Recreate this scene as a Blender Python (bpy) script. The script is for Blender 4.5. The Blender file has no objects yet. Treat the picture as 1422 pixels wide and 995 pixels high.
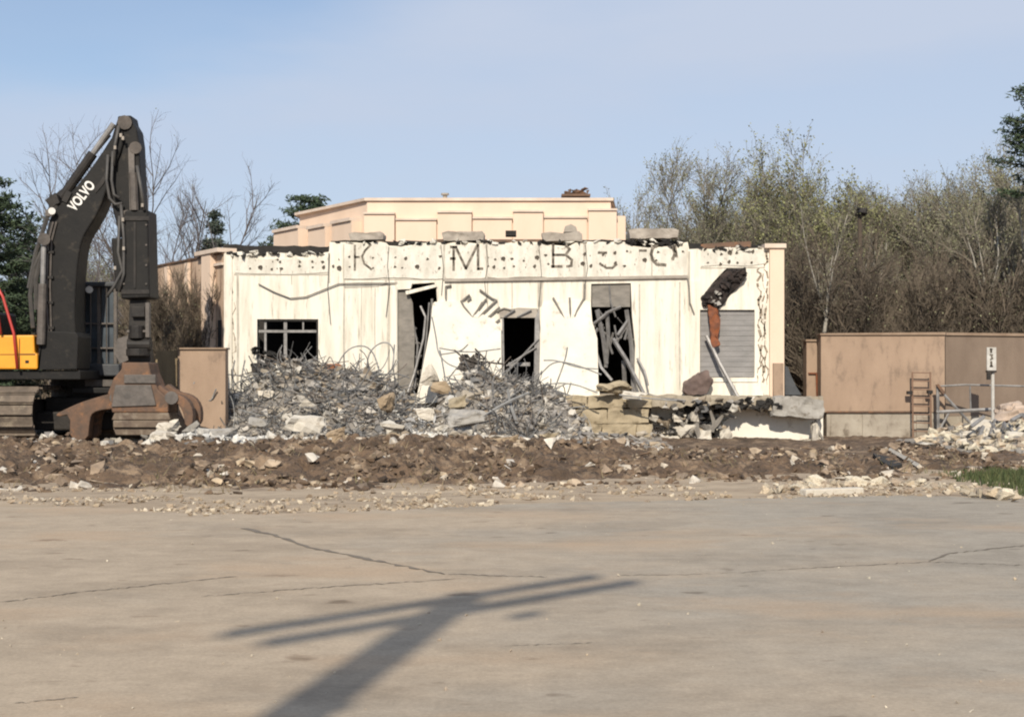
import bpy, bmesh, math, random
from mathutils import Vector, Matrix, Euler, noise

R = math.radians
rnd = random.Random(7)
SC = bpy.context.scene
COL = SC.collection

# ------------------------------------------------------------------ camera, sky, sun, exposure
F, CX, HY, CAMZ = 1953.0, 711.0, 515.0, 1.6
cam_data = bpy.data.cameras.new('camera')
cam_data.sensor_width = 36.0
cam_data.lens = F / 1422.0 * 36.0
cam_data.shift_y = 17.5 / 1422.0
cam_data.clip_start, cam_data.clip_end = 0.1, 4000
cam = bpy.data.objects.new('camera', cam_data)
cam.location = (0, 0, CAMZ)
cam.rotation_euler = (R(90), 0, 0)
COL.objects.link(cam)
SC.camera = cam

SUN_EL, SUN_AZ = 33.0, 186.0            # azimuth clockwise from +Y: behind the camera, a little to the left
sdir = Vector((math.sin(R(SUN_AZ)) * math.cos(R(SUN_EL)), math.cos(R(SUN_AZ)) * math.cos(R(SUN_EL)), math.sin(R(SUN_EL))))
world = bpy.data.worlds.new('World')
SC.world = world
world.use_nodes = True
wn, wl = world.node_tree.nodes, world.node_tree.links
for n in list(wn):
    wn.remove(n)
w_out = wn.new('ShaderNodeOutputWorld')
w_bg = wn.new('ShaderNodeBackground')
w_bg.inputs['Strength'].default_value = 0.099
w_sky = wn.new('ShaderNodeTexSky')
w_sky.sky_type = 'NISHITA'
w_sky.sun_disc = False
w_sky.sun_elevation = R(SUN_EL)
w_sky.sun_rotation = R(SUN_AZ)
w_sky.air_density, w_sky.dust_density, w_sky.ozone_density = 1.0, 0.3, 3.0
w_tc = wn.new('ShaderNodeTexCoord')
w_map = wn.new('ShaderNodeMapping')
w_map.inputs['Rotation'].default_value = (0, R(22), 0)
w_map.inputs['Scale'].default_value = (1.1, 1.0, 4.2)
w_map.inputs['Location'].default_value = (0.35, 0.2, 0.45)
w_noi = wn.new('ShaderNodeTexNoise')
w_noi.inputs['Scale'].default_value = 3.0
w_noi.inputs['Detail'].default_value = 6
w_noi.inputs['Roughness'].default_value = 0.5
w_ramp = wn.new('ShaderNodeValToRGB')
w_ramp.color_ramp.elements[0].position = 0.36
w_ramp.color_ramp.elements[0].color = (0.76, 0.76, 0.76, 1)
w_ramp.color_ramp.elements[1].position = 0.58
w_ramp.color_ramp.elements[1].color = (0.97, 0.97, 0.97, 1)
w_mix = wn.new('ShaderNodeMixRGB')
w_mix.inputs['Color2'].default_value = (4.85, 5.5, 6.75, 1)      # thin high cloud
wl.new(w_tc.outputs['Generated'], w_map.inputs['Vector'])
wl.new(w_map.outputs['Vector'], w_noi.inputs['Vector'])
wl.new(w_noi.outputs['Fac'], w_ramp.inputs['Fac'])
# a gap in the high cloud up on the left
w_sep = wn.new('ShaderNodeSeparateXYZ')
wl.new(w_tc.outputs['Generated'], w_sep.inputs[0])
def w_math(op, a, b=None, c=None):
    n = wn.new('ShaderNodeMath')
    n.operation = op
    for i, v in enumerate((a, b, c)):
        if v is None: continue
        if isinstance(v, (int, float)): n.inputs[i].default_value = v
        else: wl.new(v, n.inputs[i])
    return n.outputs[0]
def w_range(v, a, b):
    n = wn.new('ShaderNodeMapRange')
    n.interpolation_type = 'SMOOTHSTEP'
    n.inputs['From Min'].default_value, n.inputs['From Max'].default_value = a, b
    wl.new(v, n.inputs['Value'])
    return n.outputs['Result']
w_n2 = wn.new('ShaderNodeTexNoise')
w_n2.inputs['Scale'].default_value, w_n2.inputs['Detail'].default_value = 5.0, 5
wl.new(w_map.outputs['Vector'], w_n2.inputs['Vector'])
w_v = w_math('SUBTRACT', w_sep.outputs['Z'], w_math('MULTIPLY', w_sep.outputs['X'], 0.22))
w_v = w_math('ADD', w_v, w_math('MULTIPLY', w_math('SUBTRACT', w_n2.outputs['Fac'], 0.5), 0.10))
w_gap = w_math('MULTIPLY', w_range(w_v, 0.21, 0.29), w_range(w_sep.outputs['X'], -0.02, -0.16))
w_fac = w_math('MULTIPLY', w_ramp.outputs['Color'], w_math('SUBTRACT', 1.0, w_math('MULTIPLY', w_gap, 0.62)))
wl.new(w_fac, w_mix.inputs['Fac'])
wl.new(w_sky.outputs['Color'], w_mix.inputs['Color1'])
wl.new(w_mix.outputs['Color'], w_bg.inputs['Color'])
wl.new(w_bg.outputs['Background'], w_out.inputs['Surface'])

sun_data = bpy.data.lights.new('sun', 'SUN')
sun_data.energy = 4.4
sun_data.angle = R(0.53)
sun_data.color = (1.0, 0.92, 0.79)
sun = bpy.data.objects.new('sun', sun_data)
sun.rotation_euler = sdir.to_track_quat('Z', 'Y').to_euler()
sun.location = (-20, -40, 40)
COL.objects.link(sun)

SC.view_settings.view_transform = 'Standard'
SC.view_settings.look = 'None'
SC.view_settings.exposure = 0.22
SC.view_settings.gamma = 1.0
SC.view_settings.use_curve_mapping = False
SC.cycles.filter_width = 2.1
SC.cycles.max_bounces = 6
SC.cycles.use_denoising = True

# ------------------------------------------------------------------ helpers
def at(px, py, Y):
    return Vector(((px - CX) / F * Y, Y, CAMZ + (HY - py) / F * Y))

def XZ(px, py, Y):
    return ((px - CX) / F * Y, CAMZ + (HY - py) / F * Y)

def ground_at(px, py, z=0.0):
    Y = (CAMZ - z) * F / (py - HY)
    return Vector(((px - CX) / F * Y, Y, z))

class MB:
    def __init__(self):
        self.v, self.f = [], []
    def mark(self):
        """start a new piece for build_each"""
        self.marks = getattr(self, 'marks', []) + [(len(self.v), len(self.f))]
        return self
    def build_each(self, name, mat, parent=None, **kw):
        """one object per marked piece"""
        ms = self.marks + [(len(self.v), len(self.f))]
        out = []
        for (v0, f0), (v1, f1) in zip(ms[:-1], ms[1:]):
            if v1 == v0: continue
            m_ = MB()
            m_.v = self.v[v0:v1]
            m_.f = [tuple(i - v0 for i in f) for f in self.f[f0:f1]]
            out.append(m_.build(name, mat, parent, **kw))
        return out
    def add(self, vs, fs):
        b = len(self.v)
        self.v += [tuple(p) for p in vs]
        self.f += [tuple(b + i for i in f) for f in fs]
        return self
    def box(self, c, s, rot=None):
        x, y, z = s[0] / 2, s[1] / 2, s[2] / 2
        pts = [Vector(p) for p in ((-x, -y, -z), (x, -y, -z), (x, y, -z), (-x, y, -z), (-x, -y, z), (x, -y, z), (x, y, z), (-x, y, z))]
        if rot is not None:
            m = rot if isinstance(rot, Matrix) else Euler(rot).to_matrix()
            pts = [m @ p for p in pts]
        c = Vector(c)
        return self.add([p + c for p in pts], [(0, 3, 2, 1), (4, 5, 6, 7), (0, 1, 5, 4), (1, 2, 6, 5), (2, 3, 7, 6), (3, 0, 4, 7)])
    def bb(self, x0, x1, y0, y1, z0, z1):
        return self.box(((x0 + x1) / 2, (y0 + y1) / 2, (z0 + z1) / 2), (abs(x1 - x0), abs(y1 - y0), abs(z1 - z0)))
    def pbox(self, px0, px1, py0, py1, Y, d):
        """a box whose front covers these picture coordinates at distance Y, d deep"""
        a, b = at(px0, py1, Y), at(px1, py0, Y)
        return self.bb(a.x, b.x, Y, Y + d, a.z, b.z)
    def prism(self, poly, y0, y1):
        """polygon of (x, z) extruded along y"""
        n = len(poly)
        area = sum(poly[i][0] * poly[(i + 1) % n][1] - poly[(i + 1) % n][0] * poly[i][1] for i in range(n))
        if area < 0:
            poly = poly[::-1]
        vs = [(x, y0, z) for x, z in poly] + [(x, y1, z) for x, z in poly]
        fs = [tuple(range(n)), tuple(range(2 * n - 1, n - 1, -1))]
        fs += [(i, i + n, (i + 1) % n + n, (i + 1) % n) for i in range(n)]
        return self.add(vs, fs)
    def pprism(self, pts, Y, d):
        return self.prism([XZ(x, y, Y) for x, y in pts], Y, Y + d)
    def tube(self, pts, r, n=6, cap=True):
        pts = [Vector(p) for p in pts]
        m = len(pts)
        rs = r if isinstance(r, (list, tuple)) else [r] * m
        vs, fs = [], []
        prev = None
        for i, p in enumerate(pts):
            d = (pts[min(i + 1, m - 1)] - pts[max(i - 1, 0)])
            d = d.normalized() if d.length > 1e-9 else Vector((0, 0, 1))
            if prev is None:
                a = d.cross(Vector((0, 0, 1)) if abs(d.z) < 0.9 else Vector((1, 0, 0))).normalized()
            else:
                a = prev - d * prev.dot(d)
                a = a.normalized() if a.length > 1e-6 else d.orthogonal().normalized()
            prev = a
            b = d.cross(a)
            for k in range(n):
                t = 2 * math.pi * k / n
                vs.append(p + (a * math.cos(t) + b * math.sin(t)) * rs[i])
        for i in range(m - 1):
            for k in range(n):
                k2 = (k + 1) % n
                fs.append((i * n + k, i * n + k2, (i + 1) * n + k2, (i + 1) * n + k))
        if cap:
            fs.append(tuple(range(n - 1, -1, -1)))
            fs.append(tuple(range((m - 1) * n, m * n)))
        return self.add(vs, fs)
    def strip(self, pts, w, y, d=0.004):
        """a flat stroke along (x, z) points, on a wall facing -y"""
        for (x0, z0), (x1, z1) in zip(pts[:-1], pts[1:]):
            dx, dz = x1 - x0, z1 - z0
            L = math.hypot(dx, dz) or 1e-6
            a = math.atan2(dz, dx)
            self.box(((x0 + x1) / 2, y - d / 2, (z0 + z1) / 2), (L + w * 0.6, d, w), Euler((0, -a, 0)).to_matrix())
            d += 0.0005
        return self
    def chunk(self, c, s, r, k=None):
        """an angular broken lump of size s"""
        big = (max(s) if isinstance(s, (tuple, list)) else s) > .13
        k = r.randrange(len(HULLS)) if k is None else k
        tv, tf = (ROUGH if big else HULLS)[k]
        m = Euler((r.uniform(0, 6.28), r.uniform(0, 6.28), r.uniform(0, 6.28))).to_matrix()
        c = Vector(c)
        ax = Vector((s[0], s[1], s[2])) if isinstance(s, (tuple, list)) else Vector((s, s * r.uniform(.6, 1), s * r.uniform(.45, .8)))
        m2 = Euler((r.uniform(-.5, .5), r.uniform(-.5, .5), r.uniform(0, 6.28))).to_matrix()
        return self.add([c + m2 @ Vector((p.x * ax.x, p.y * ax.y, p.z * ax.z)) for p in tv], tf)
    def mesh(self, name, mat, off=(0, 0, 0), smooth=False, bevel=0):
        me = bpy.data.meshes.new(name)
        ox, oy, oz = off
        me.from_pydata([(x - ox, y - oy, z - oz) for x, y, z in self.v], [], self.f)
        if mat is not None:
            for mm in (mat if isinstance(mat, list) else [mat]):
                me.materials.append(mm)
        if smooth:
            me.shade_smooth()
        me.update()
        return me
    def build(self, name, mat, parent=None, smooth=False, bevel=0, base=None):
        off = base if base is not None else ((0, 0, 0) if parent is None else world_loc(parent))
        o = bpy.data.objects.new(name, self.mesh(name, mat, off, smooth))
        COL.objects.link(o)
        if parent is not None:
            o.parent = parent
            if base is not None:
                o.location = Vector(base) - Vector(world_loc(parent))
        elif base is not None:
            o.location = base
        if bevel:
            m = o.modifiers.new('bevel', 'BEVEL')
            m.width, m.segments, m.limit_method, m.angle_limit = bevel, 2, 'ANGLE', R(40)
        return o

def world_loc(o):
    v = Vector((0, 0, 0))
    while o is not None:
        v = v + o.location
        o = o.parent
    return tuple(v)

def tag(o, label=None, cat=None, group=None, kind=None):
    if label: o['label'] = label
    if cat: o['category'] = cat
    if group: o['group'] = group
    if kind: o['kind'] = kind
    return o

def thing(name, label, cat, loc=(0, 0, 0), rz=0, group=None):
    o = bpy.data.objects.new(name, None)
    o.location = loc
    o.rotation_euler = (0, 0, rz)
    o.empty_display_size = 0.2
    COL.objects.link(o)
    return tag(o, label, cat, group)

def copy_tree(o, loc, rz=0, sc=1.0, label=None, group=None):
    c = o.copy()
    COL.objects.link(c)
    c.location = loc
    c.rotation_euler = (0, 0, rz)
    c.scale = (sc, sc, sc) if not isinstance(sc, tuple) else sc
    if label: c['label'] = label
    if group: c['group'] = group
    for ch in o.children:
        d = ch.copy()
        COL.objects.link(d)
        d.parent = c
        for g in ch.children:
            e = g.copy()
            COL.objects.link(e)
            e.parent = d
    return c

def make_hulls():
    out = []
    r = random.Random(3)
    for k in range(14):
        bm = bmesh.new()
        n = r.choice((8, 9, 10, 12, 14))
        for i in range(n):
            v = Vector((r.uniform(-1, 1), r.uniform(-1, 1), r.uniform(-1, 1)))
            v = v / max(abs(v.x), abs(v.y), abs(v.z)) * r.uniform(.75, 1)
            bm.verts.new(v * 0.5)
        bmesh.ops.convex_hull(bm, input=bm.verts)
        loose = [v for v in bm.verts if not v.link_faces]
        bmesh.ops.delete(bm, geom=loose, context='VERTS')
        bm.verts.index_update()
        out.append(([v.co.copy() for v in bm.verts], [tuple(v.index for v in f.verts) for f in bm.faces]))
        bm.free()
    return out
HULLS = make_hulls()
def roughen(vs, fs, cuts, amp, freq, seed):
    """break up the flat faces of a lump"""
    bm = bmesh.new()
    bv = [bm.verts.new(v) for v in vs]
    for f in fs:
        bm.faces.new([bv[i] for i in f])
    for k in range(cuts):
        bmesh.ops.triangulate(bm, faces=bm.faces)
        bmesh.ops.subdivide_edges(bm, edges=bm.edges, cuts=1, use_grid_fill=True)
    bm.normal_update()
    off = Vector((seed * 3.7, seed * 1.3, seed * 2.1))
    for v in bm.verts:
        p = v.co * freq + off
        v.co += v.normal * amp * (noise.fractal(p, .8, 2.0, 3) + .5 * noise.noise(p * 3.1)) + Vector((noise.noise(p * 2), noise.noise(p * 2 + Vector((9, 0, 0))), 0)) * amp * .5
    bm.verts.index_update()
    out = ([v.co.copy() for v in bm.verts], [tuple(v.index for v in f.verts) for f in bm.faces])
    bm.free()
    return out
ROUGH = [roughen(v, f, 1, .085, 3.0, i) for i, (v, f) in enumerate(HULLS)]

def wall_holes(outer, holes, y0, y1):
    """wall of (x, z) outline with real openings, from y0 (front) to y1 (back)"""
    bm = bmesh.new()
    edges = []
    for loop in [outer] + holes:
        vs = [bm.verts.new((x, y0, z)) for x, z in loop]
        for i in range(len(vs)):
            edges.append(bm.edges.new((vs[i], vs[(i + 1) % len(vs)])))
    res = bmesh.ops.triangle_fill(bm, use_beauty=True, use_dissolve=False, edges=edges, normal=(0, -1, 0))
    faces = [g for g in res['geom'] if isinstance(g, bmesh.types.BMFace)]
    ext = bmesh.ops.extrude_face_region(bm, geom=faces)
    for g in ext['geom']:
        if isinstance(g, bmesh.types.BMVert):
            g.co.y = y1
    bmesh.ops.recalc_face_normals(bm, faces=bm.faces)
    bm.verts.index_update()
    mb = MB()
    mb.v = [tuple(v.co) for v in bm.verts]
    mb.f = [tuple(v.index for v in f.verts) for f in bm.faces]
    bm.free()
    return mb

def jag(p0, p1, n, amp, r):
    """points from p0 to p1 with a ragged offset, ends kept"""
    out = []
    for i in range(n + 1):
        t = i / n
        x, y = p0[0] + (p1[0] - p0[0]) * t, p0[1] + (p1[1] - p0[1]) * t
        if 0 < i < n:
            x += r.uniform(-amp, amp) * .5
            y += r.uniform(-amp, amp)
        out.append((x, y))
    return out

def fbm(x, y, z=0.0, o=4):
    return noise.fractal(Vector((x, y, z)), 0.9, 2.1, o, noise_basis='PERLIN_ORIGINAL')

# ------------------------------------------------------------------ materials
def mat(name, c1, c2=None, scale=3.0, rough=0.85, bump=0.0, bscale=None, stretch=(1, 1, 1), lo=.35, hi=.65, c3=None, s3=20, t3=(.6, .68), metal=0.0, detail=6, spec=None, bdist=0.02):
    m = bpy.data.materials.new(name)
    m.use_nodes = True
    nt = m.node_tree
    N, L = nt.nodes, nt.links
    b = N['Principled BSDF']
    b.inputs['Roughness'].default_value = rough
    b.inputs['Metallic'].default_value = metal
    if spec is not None:
        b.inputs['Specular IOR Level'].default_value = spec
    b.inputs['Base Color'].default_value = (*c1, 1)
    tc = N.new('ShaderNodeTexCoord')
    mp = N.new('ShaderNodeMapping')
    mp.inputs['Scale'].default_value = stretch
    L.new(tc.outputs['Object'], mp.inputs['Vector'])
    out = None
    if c2 is not None:
        nz = N.new('ShaderNodeTexNoise')
        nz.inputs['Scale'].default_value = scale
        nz.inputs['Detail'].default_value = detail
        nz.inputs['Roughness'].default_value = .62
        L.new(mp.outputs['Vector'], nz.inputs['Vector'])
        rp = N.new('ShaderNodeValToRGB')
        rp.color_ramp.elements[0].position, rp.color_ramp.elements[0].color = lo, (*c1, 1)
        rp.color_ramp.elements[1].position, rp.color_ramp.elements[1].color = hi, (*c2, 1)
        L.new(nz.outputs['Fac'], rp.inputs['Fac'])
        out = rp.outputs['Color']
    if c3 is not None:
        n3 = N.new('ShaderNodeTexNoise')
        n3.inputs['Scale'].default_value = s3
        n3.inputs['Detail'].default_value = 5
        n3.inputs['Roughness'].default_value = .65
        L.new(mp.outputs['Vector'], n3.inputs['Vector'])
        r3 = N.new('ShaderNodeValToRGB')
        r3.color_ramp.elements[0].position, r3.color_ramp.elements[1].position = t3
        L.new(n3.outputs['Fac'], r3.inputs['Fac'])
        mx = N.new('ShaderNodeMixRGB')
        L.new(r3.outputs['Color'], mx.inputs['Fac'])
        if out is not None:
            L.new(out, mx.inputs['Color1'])
        else:
            mx.inputs['Color1'].default_value = (*c1, 1)
        mx.inputs['Color2'].default_value = (*c3, 1)
        out = mx.outputs['Color']
    if out is not None:
        L.new(out, b.inputs['Base Color'])
    if bump:
        nb = N.new('ShaderNodeTexNoise')
        nb.inputs['Scale'].default_value = bscale or scale * 6
        nb.inputs['Detail'].default_value = 8
        L.new(tc.outputs['Object'], nb.inputs['Vector'])
        bp = N.new('ShaderNodeBump')
        bp.inputs['Strength'].default_value = bump
        bp.inputs['Distance'].default_value = bdist
        L.new(nb.outputs['Fac'], bp.inputs['Height'])
        L.new(bp.outputs['Normal'], b.inputs['Normal'])
    return m

def island_mat(name, colors, rough=.9, nscale=8, namp=.35, bump=.5):
    """every loose piece of a mesh takes its own colour from a list"""
    m = mat(name, colors[0], rough=rough, bump=bump, bscale=nscale * 3)
    N, L = m.node_tree.nodes, m.node_tree.links
    b = N['Principled BSDF']
    g = N.new('ShaderNodeNewGeometry')
    rp = N.new('ShaderNodeValToRGB')
    rp.color_ramp.interpolation = 'CONSTANT'
    els = rp.color_ramp.elements
    els[0].position, els[0].color = 0, (*colors[0], 1)
    els[1].position, els[1].color = 1 / len(colors), (*colors[1], 1)
    for i, c in enumerate(colors[2:]):
        e = els.new((i + 2) / len(colors))
        e.color = (*c, 1)
    L.new(g.outputs['Random Per Island'], rp.inputs['Fac'])
    tc = N.new('ShaderNodeTexCoord')
    nz = N.new('ShaderNodeTexNoise')
    nz.inputs['Scale'].default_value = nscale
    nz.inputs['Detail'].default_value = 6
    L.new(tc.outputs['Object'], nz.inputs['Vector'])
    mr = N.new('ShaderNodeMapRange')
    mr.inputs['From Min'].default_value, mr.inputs['From Max'].default_value = .3, .7
    mr.inputs['To Min'].default_value, mr.inputs['To Max'].default_value = 1 - namp, 1 + namp
    L.new(nz.outputs['Fac'], mr.inputs['Value'])
    mu = N.new('ShaderNodeMixRGB')
    mu.blend_type = 'MULTIPLY'
    mu.inputs['Fac'].default_value = 1
    L.new(rp.outputs['Color'], mu.inputs['Color1'])
    L.new(mr.outputs['Result'], mu.inputs['Color2'])
    L.new(mu.outputs['Color'], b.inputs['Base Color'])
    return m

M = {}
M['plaster'] = mat('cream_plaster', (.735, .685, .585), (.56, .505, .41), 1.5, .9, .3, 30, stretch=(3.2, 1, .35), lo=.44, hi=.70, c3=(.31, .265, .205), s3=4.2, t3=(.57, .73))
M['parapet'] = mat('grimy_plaster', (.68, .64, .555), (.50, .46, .385), 1.7, .9, .4, 26, stretch=(2.2, 1, .9), lo=.4, hi=.68, c3=(.25, .21, .165), s3=8, t3=(.58, .70))
M['panel'] = mat('white_panel', (.735, .69, .595), (.60, .55, .46), 1.1, .9, .3, 24, lo=.42, hi=.75, c3=(.36, .31, .245), s3=4.5, t3=(.59, .74))
M['peach'] = mat('peach_plaster', (.71, .545, .415), (.66, .50, .375), 1.2, .9, .2, 30, stretch=(1.4, 1.4, .5), lo=.4, hi=.7)
M['peach_cap'] = mat('pale_cap', (.66, .54, .44), (.54, .43, .34), 2.5, .85, .2, 30)
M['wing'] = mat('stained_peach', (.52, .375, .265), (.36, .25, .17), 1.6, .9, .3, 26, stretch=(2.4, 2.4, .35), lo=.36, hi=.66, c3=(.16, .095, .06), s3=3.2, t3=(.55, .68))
M['tan_wall'] = mat('tan_wall', (.345, .245, .172), (.275, .192, .133), 1.3, .9, .3, 28, stretch=(1.3, 1.3, .6), lo=.35, hi=.65, c3=(.165, .12, .088), s3=2.6, t3=(.54, .74))
M['dark_tan'] = mat('weathered_brown_wall', (.215, .16, .118), (.165, .12, .088), 1.3, .92, .3, 28, stretch=(1.3, 1.3, .6), lo=.35, hi=.65)
M['shaded_wall'] = mat('shade_olive_wall', (.24, .18, .105), (.17, .125, .075), 2, .92, .3, 28, stretch=(2.2, 2.2, .4))  # tan wall darkened to olive where the excavator arm's shadow falls
M['wall_cap'] = mat('wall_coping', (.30, .215, .15), (.22, .15, .10), 3, .9, .2)
M['concrete'] = mat('concrete', (.37, .325, .26), (.25, .21, .165), 1.6, .92, .5, 18, lo=.38, hi=.62, c3=(.15, .12, .088), s3=3, t3=(.54, .68))
M['old_concrete'] = mat('old_concrete', (.36, .31, .235), (.26, .215, .16), 1.4, .92, .5, 18, stretch=(1.6, 1, .8), c3=(.15, .12, .085), s3=5, t3=(.58, .7))
M['stone_tan'] = mat('tan_block', (.40, .33, .225), (.29, .235, .155), 1.8, .92, .6, 14, c3=(.15, .115, .07), s3=4, t3=(.57, .7))
M['lintel'] = mat('grey_lintel', (.38, .335, .28), (.25, .215, .18), 2.5, .9, .5, 20)
M['dark'] = mat('char_or_shade_black', (.012, .011, .010), (.03, .026, .022), 4, .95, .5, 16)  # also colours the painted shade under the slab and in the pit
M['char_brown'] = mat('charred_brown', (.014, .011, .010), (.05, .034, .028), 5, .95, .6, 14, lo=.4, hi=.7)
M['interior'] = mat('shade_dark_interior', (.035, .03, .027), (.02, .018, .016), 1.5, .95)  # near-black colour stands in for the shade inside the openings
M['stain'] = mat('dark_stain', (.075, .062, .048), (.26, .225, .18), 9, .95, lo=.42, hi=.62)
M['groove'] = mat('grey_joint', (.34, .305, .25), (.52, .475, .40), 3, .95)
M['groove2'] = mat('rust_streak', (.20, .155, .11), (.34, .28, .21), 9, .95, lo=.4, hi=.65)
M['hole'] = mat('black_hole', (.035, .028, .022), (.14, .115, .085), 9, rough=.95, lo=.4, hi=.7)
M['grey_metal'] = mat('grey_shutter', (.25, .235, .225), (.19, .18, .17), 2.5, .55, .15, 20, metal=.0, stretch=(1, 1, 3))
M['grey_panel'] = mat('grey_board', (.24, .215, .185), (.155, .14, .12), 4, .85, .3, 18, stretch=(1, 1, 2))
M['steel'] = mat('bare_steel', (.30, .285, .27), (.17, .16, .15), 5, .5, .2, 25, metal=.3)
M['rebar'] = island_mat('rebar_steel', [(.12, .116, .112), (.17, .165, .16), (.075, .072, .07), (.24, .235, .225), (.12, .095, .075), (.14, .136, .132)], .7, 6, .3, .1)
M['rust'] = mat('rusty_steel', (.27, .085, .03), (.12, .05, .03), 5, .9, .5, 20)
M['rusty_dark'] = mat('rusty_brown_steel', (.15, .082, .048), (.085, .055, .038), 4, .8, .4, 18, c3=(.23, .11, .05), s3=5, t3=(.55, .68))
M['black_paint'] = mat('black_paint', (.009, .0083, .0078), (.0145, .013, .0115), 3, .6, .15, 20, c3=(.05, .041, .031), s3=5, t3=(.58, .78), spec=.22)
M['dark_metal'] = mat('dark_steel', (.017, .015, .014), (.034, .029, .025), 4, .6, .3, 18, spec=.25)
M['worn_metal'] = mat('worn_steel', (.12, .10, .085), (.065, .055, .047), 4, .6, .4, 16)
M['yellow'] = mat('yellow_paint', (.78, .34, .022), (.70, .29, .02), 2, .42, .05, 20, c3=(.3, .17, .05), s3=7, t3=(.64, .75))
M['red'] = mat('red_paint', (.48, .045, .035), (.36, .04, .03), 5, .45)
M['jaw'] = mat('dusty_worn_steel', (.16, .118, .082), (.10, .07, .05), 4, .8, .5, 16, c3=(.22, .175, .13), s3=5, t3=(.52, .68))
M['ladder'] = mat('faded_rusty_paint', (.24, .15, .10), (.17, .10, .065), 6, .85, .2, 20)
M['track'] = mat('muddy_track', (.175, .135, .10), (.095, .075, .058), 4, .92, .6, 14, c3=(.25, .205, .15), s3=5, t3=(.55, .7))
M['white_paint'] = mat('white_paint', (.76, .74, .70), (.62, .59, .54), 8, .6)
M['dull_white'] = mat('weathered_white', (.52, .50, .46), (.40, .375, .335), 8, .7)
M['glass'] = mat('dusty_glass', (.075, .092, .108), (.05, .06, .07), 2.5, .3, spec=.6)
M['cab_grey'] = mat('dusty_blue_grey', (.055, .059, .064), (.036, .038, .042), 4, .6, .2, 20)
M['hose'] = mat('rubber_hose', (.045, .042, .04), (.075, .068, .06), 6, .6)
M['wood'] = mat('weathered_pole', (.14, .10, .07), (.085, .06, .045), 3, .9, .4, 14, stretch=(4, 4, .4))
M['bark'] = mat('grey_bark', (.17, .145, .115), (.10, .083, .064), 3, .95, .5, 18, stretch=(3, 3, .6))
M['bark_dark'] = mat('brown_bark', (.095, .07, .05), (.055, .042, .032), 3, .95, .5, 18, stretch=(3, 3, .6))
M['pale_bark'] = mat('pale_bark', (.36, .33, .28), (.20, .18, .15), 3, .9, .4, 14, stretch=(2, 2, .8))
M['rock_pale'] = island_mat('pale_stones', [(.50, .44, .33), (.40, .34, .255), (.56, .49, .375), (.33, .26, .19), (.46, .37, .26)], .92, 9, .25)
M['verge_stone'] = island_mat('verge_stones', [(.36, .29, .21), (.30, .23, .16), (.42, .35, .26), (.22, .165, .115), (.33, .26, .18), (.48, .41, .31)], .95, 9, .25)
M['chunks'] = island_mat('broken_concrete', [(.30, .275, .245), (.43, .395, .345), (.22, .20, .18), (.33, .285, .225), (.165, .15, .135), (.50, .46, .395), (.27, .215, .155), (.13, .125, .12)], .92, 5, .3)
M['seam'] = island_mat('bank_rubble', [(.36, .28, .20), (.46, .40, .32), (.27, .20, .14), (.40, .31, .21), (.52, .47, .40), (.22, .165, .12)], .95, 7, .3)
M['white_rubble'] = island_mat('broken_plaster', [(.55, .53, .49), (.40, .39, .37), (.63, .60, .54), (.30, .29, .275), (.47, .44, .39)], .92, 6, .25)
M['pink_chunk'] = mat('pinkish_concrete', (.47, .365, .285), (.38, .29, .22), 2.5, .92, .6, 14, c3=(.24, .18, .13), s3=6, t3=(.58, .7))
M['pale_chunk'] = mat('pale_concrete', (.58, .53, .45), (.47, .42, .345), 2.5, .92, .6, 14, c3=(.28, .23, .17), s3=6, t3=(.6, .72))
M['grey_chunk'] = mat('grey_concrete', (.36, .335, .30), (.26, .24, .21), 2.5, .92, .6, 14, c3=(.17, .145, .115), s3=6, t3=(.58, .7))
M['tan_chunk'] = mat('tan_concrete', (.36, .275, .18), (.28, .205, .13), 2.5, .92, .6, 14, c3=(.12, .085, .055), s3=5, t3=(.55, .68))
M['clods'] = island_mat('soil_clods', [(.125, .083, .052), (.17, .117, .076), (.072, .048, .031), (.21, .15, .10), (.098, .065, .042), (.27, .205, .142), (.052, .035, .023), (.14, .093, .059)], .97, 6, .3, .6)
M['soil'] = mat('brown_soil', (.145, .094, .058), (.066, .043, .027), 2.2, .97, 1.0, 11, c3=(.25, .175, .112), s3=1.9, t3=(.50, .63), bdist=.09, lo=.38, hi=.62)
M['heap'] = mat('rubble_dust', (.25, .225, .195), (.15, .13, .11), 2.0, .97, .9, 10, c3=(.40, .36, .30), s3=4, t3=(.54, .64), bdist=.06)
M['verge'] = mat('pale_gravel', (.40, .315, .22), (.29, .22, .15), .8, .97, .7, 14, stretch=(.5, 1.6, 1), c3=(.19, .14, .095), s3=2.6, t3=(.52, .68))
M['far_ground'] = mat('bare_earth', (.20, .155, .11), (.14, .105, .075), .5, .97, .4, 6)

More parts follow.
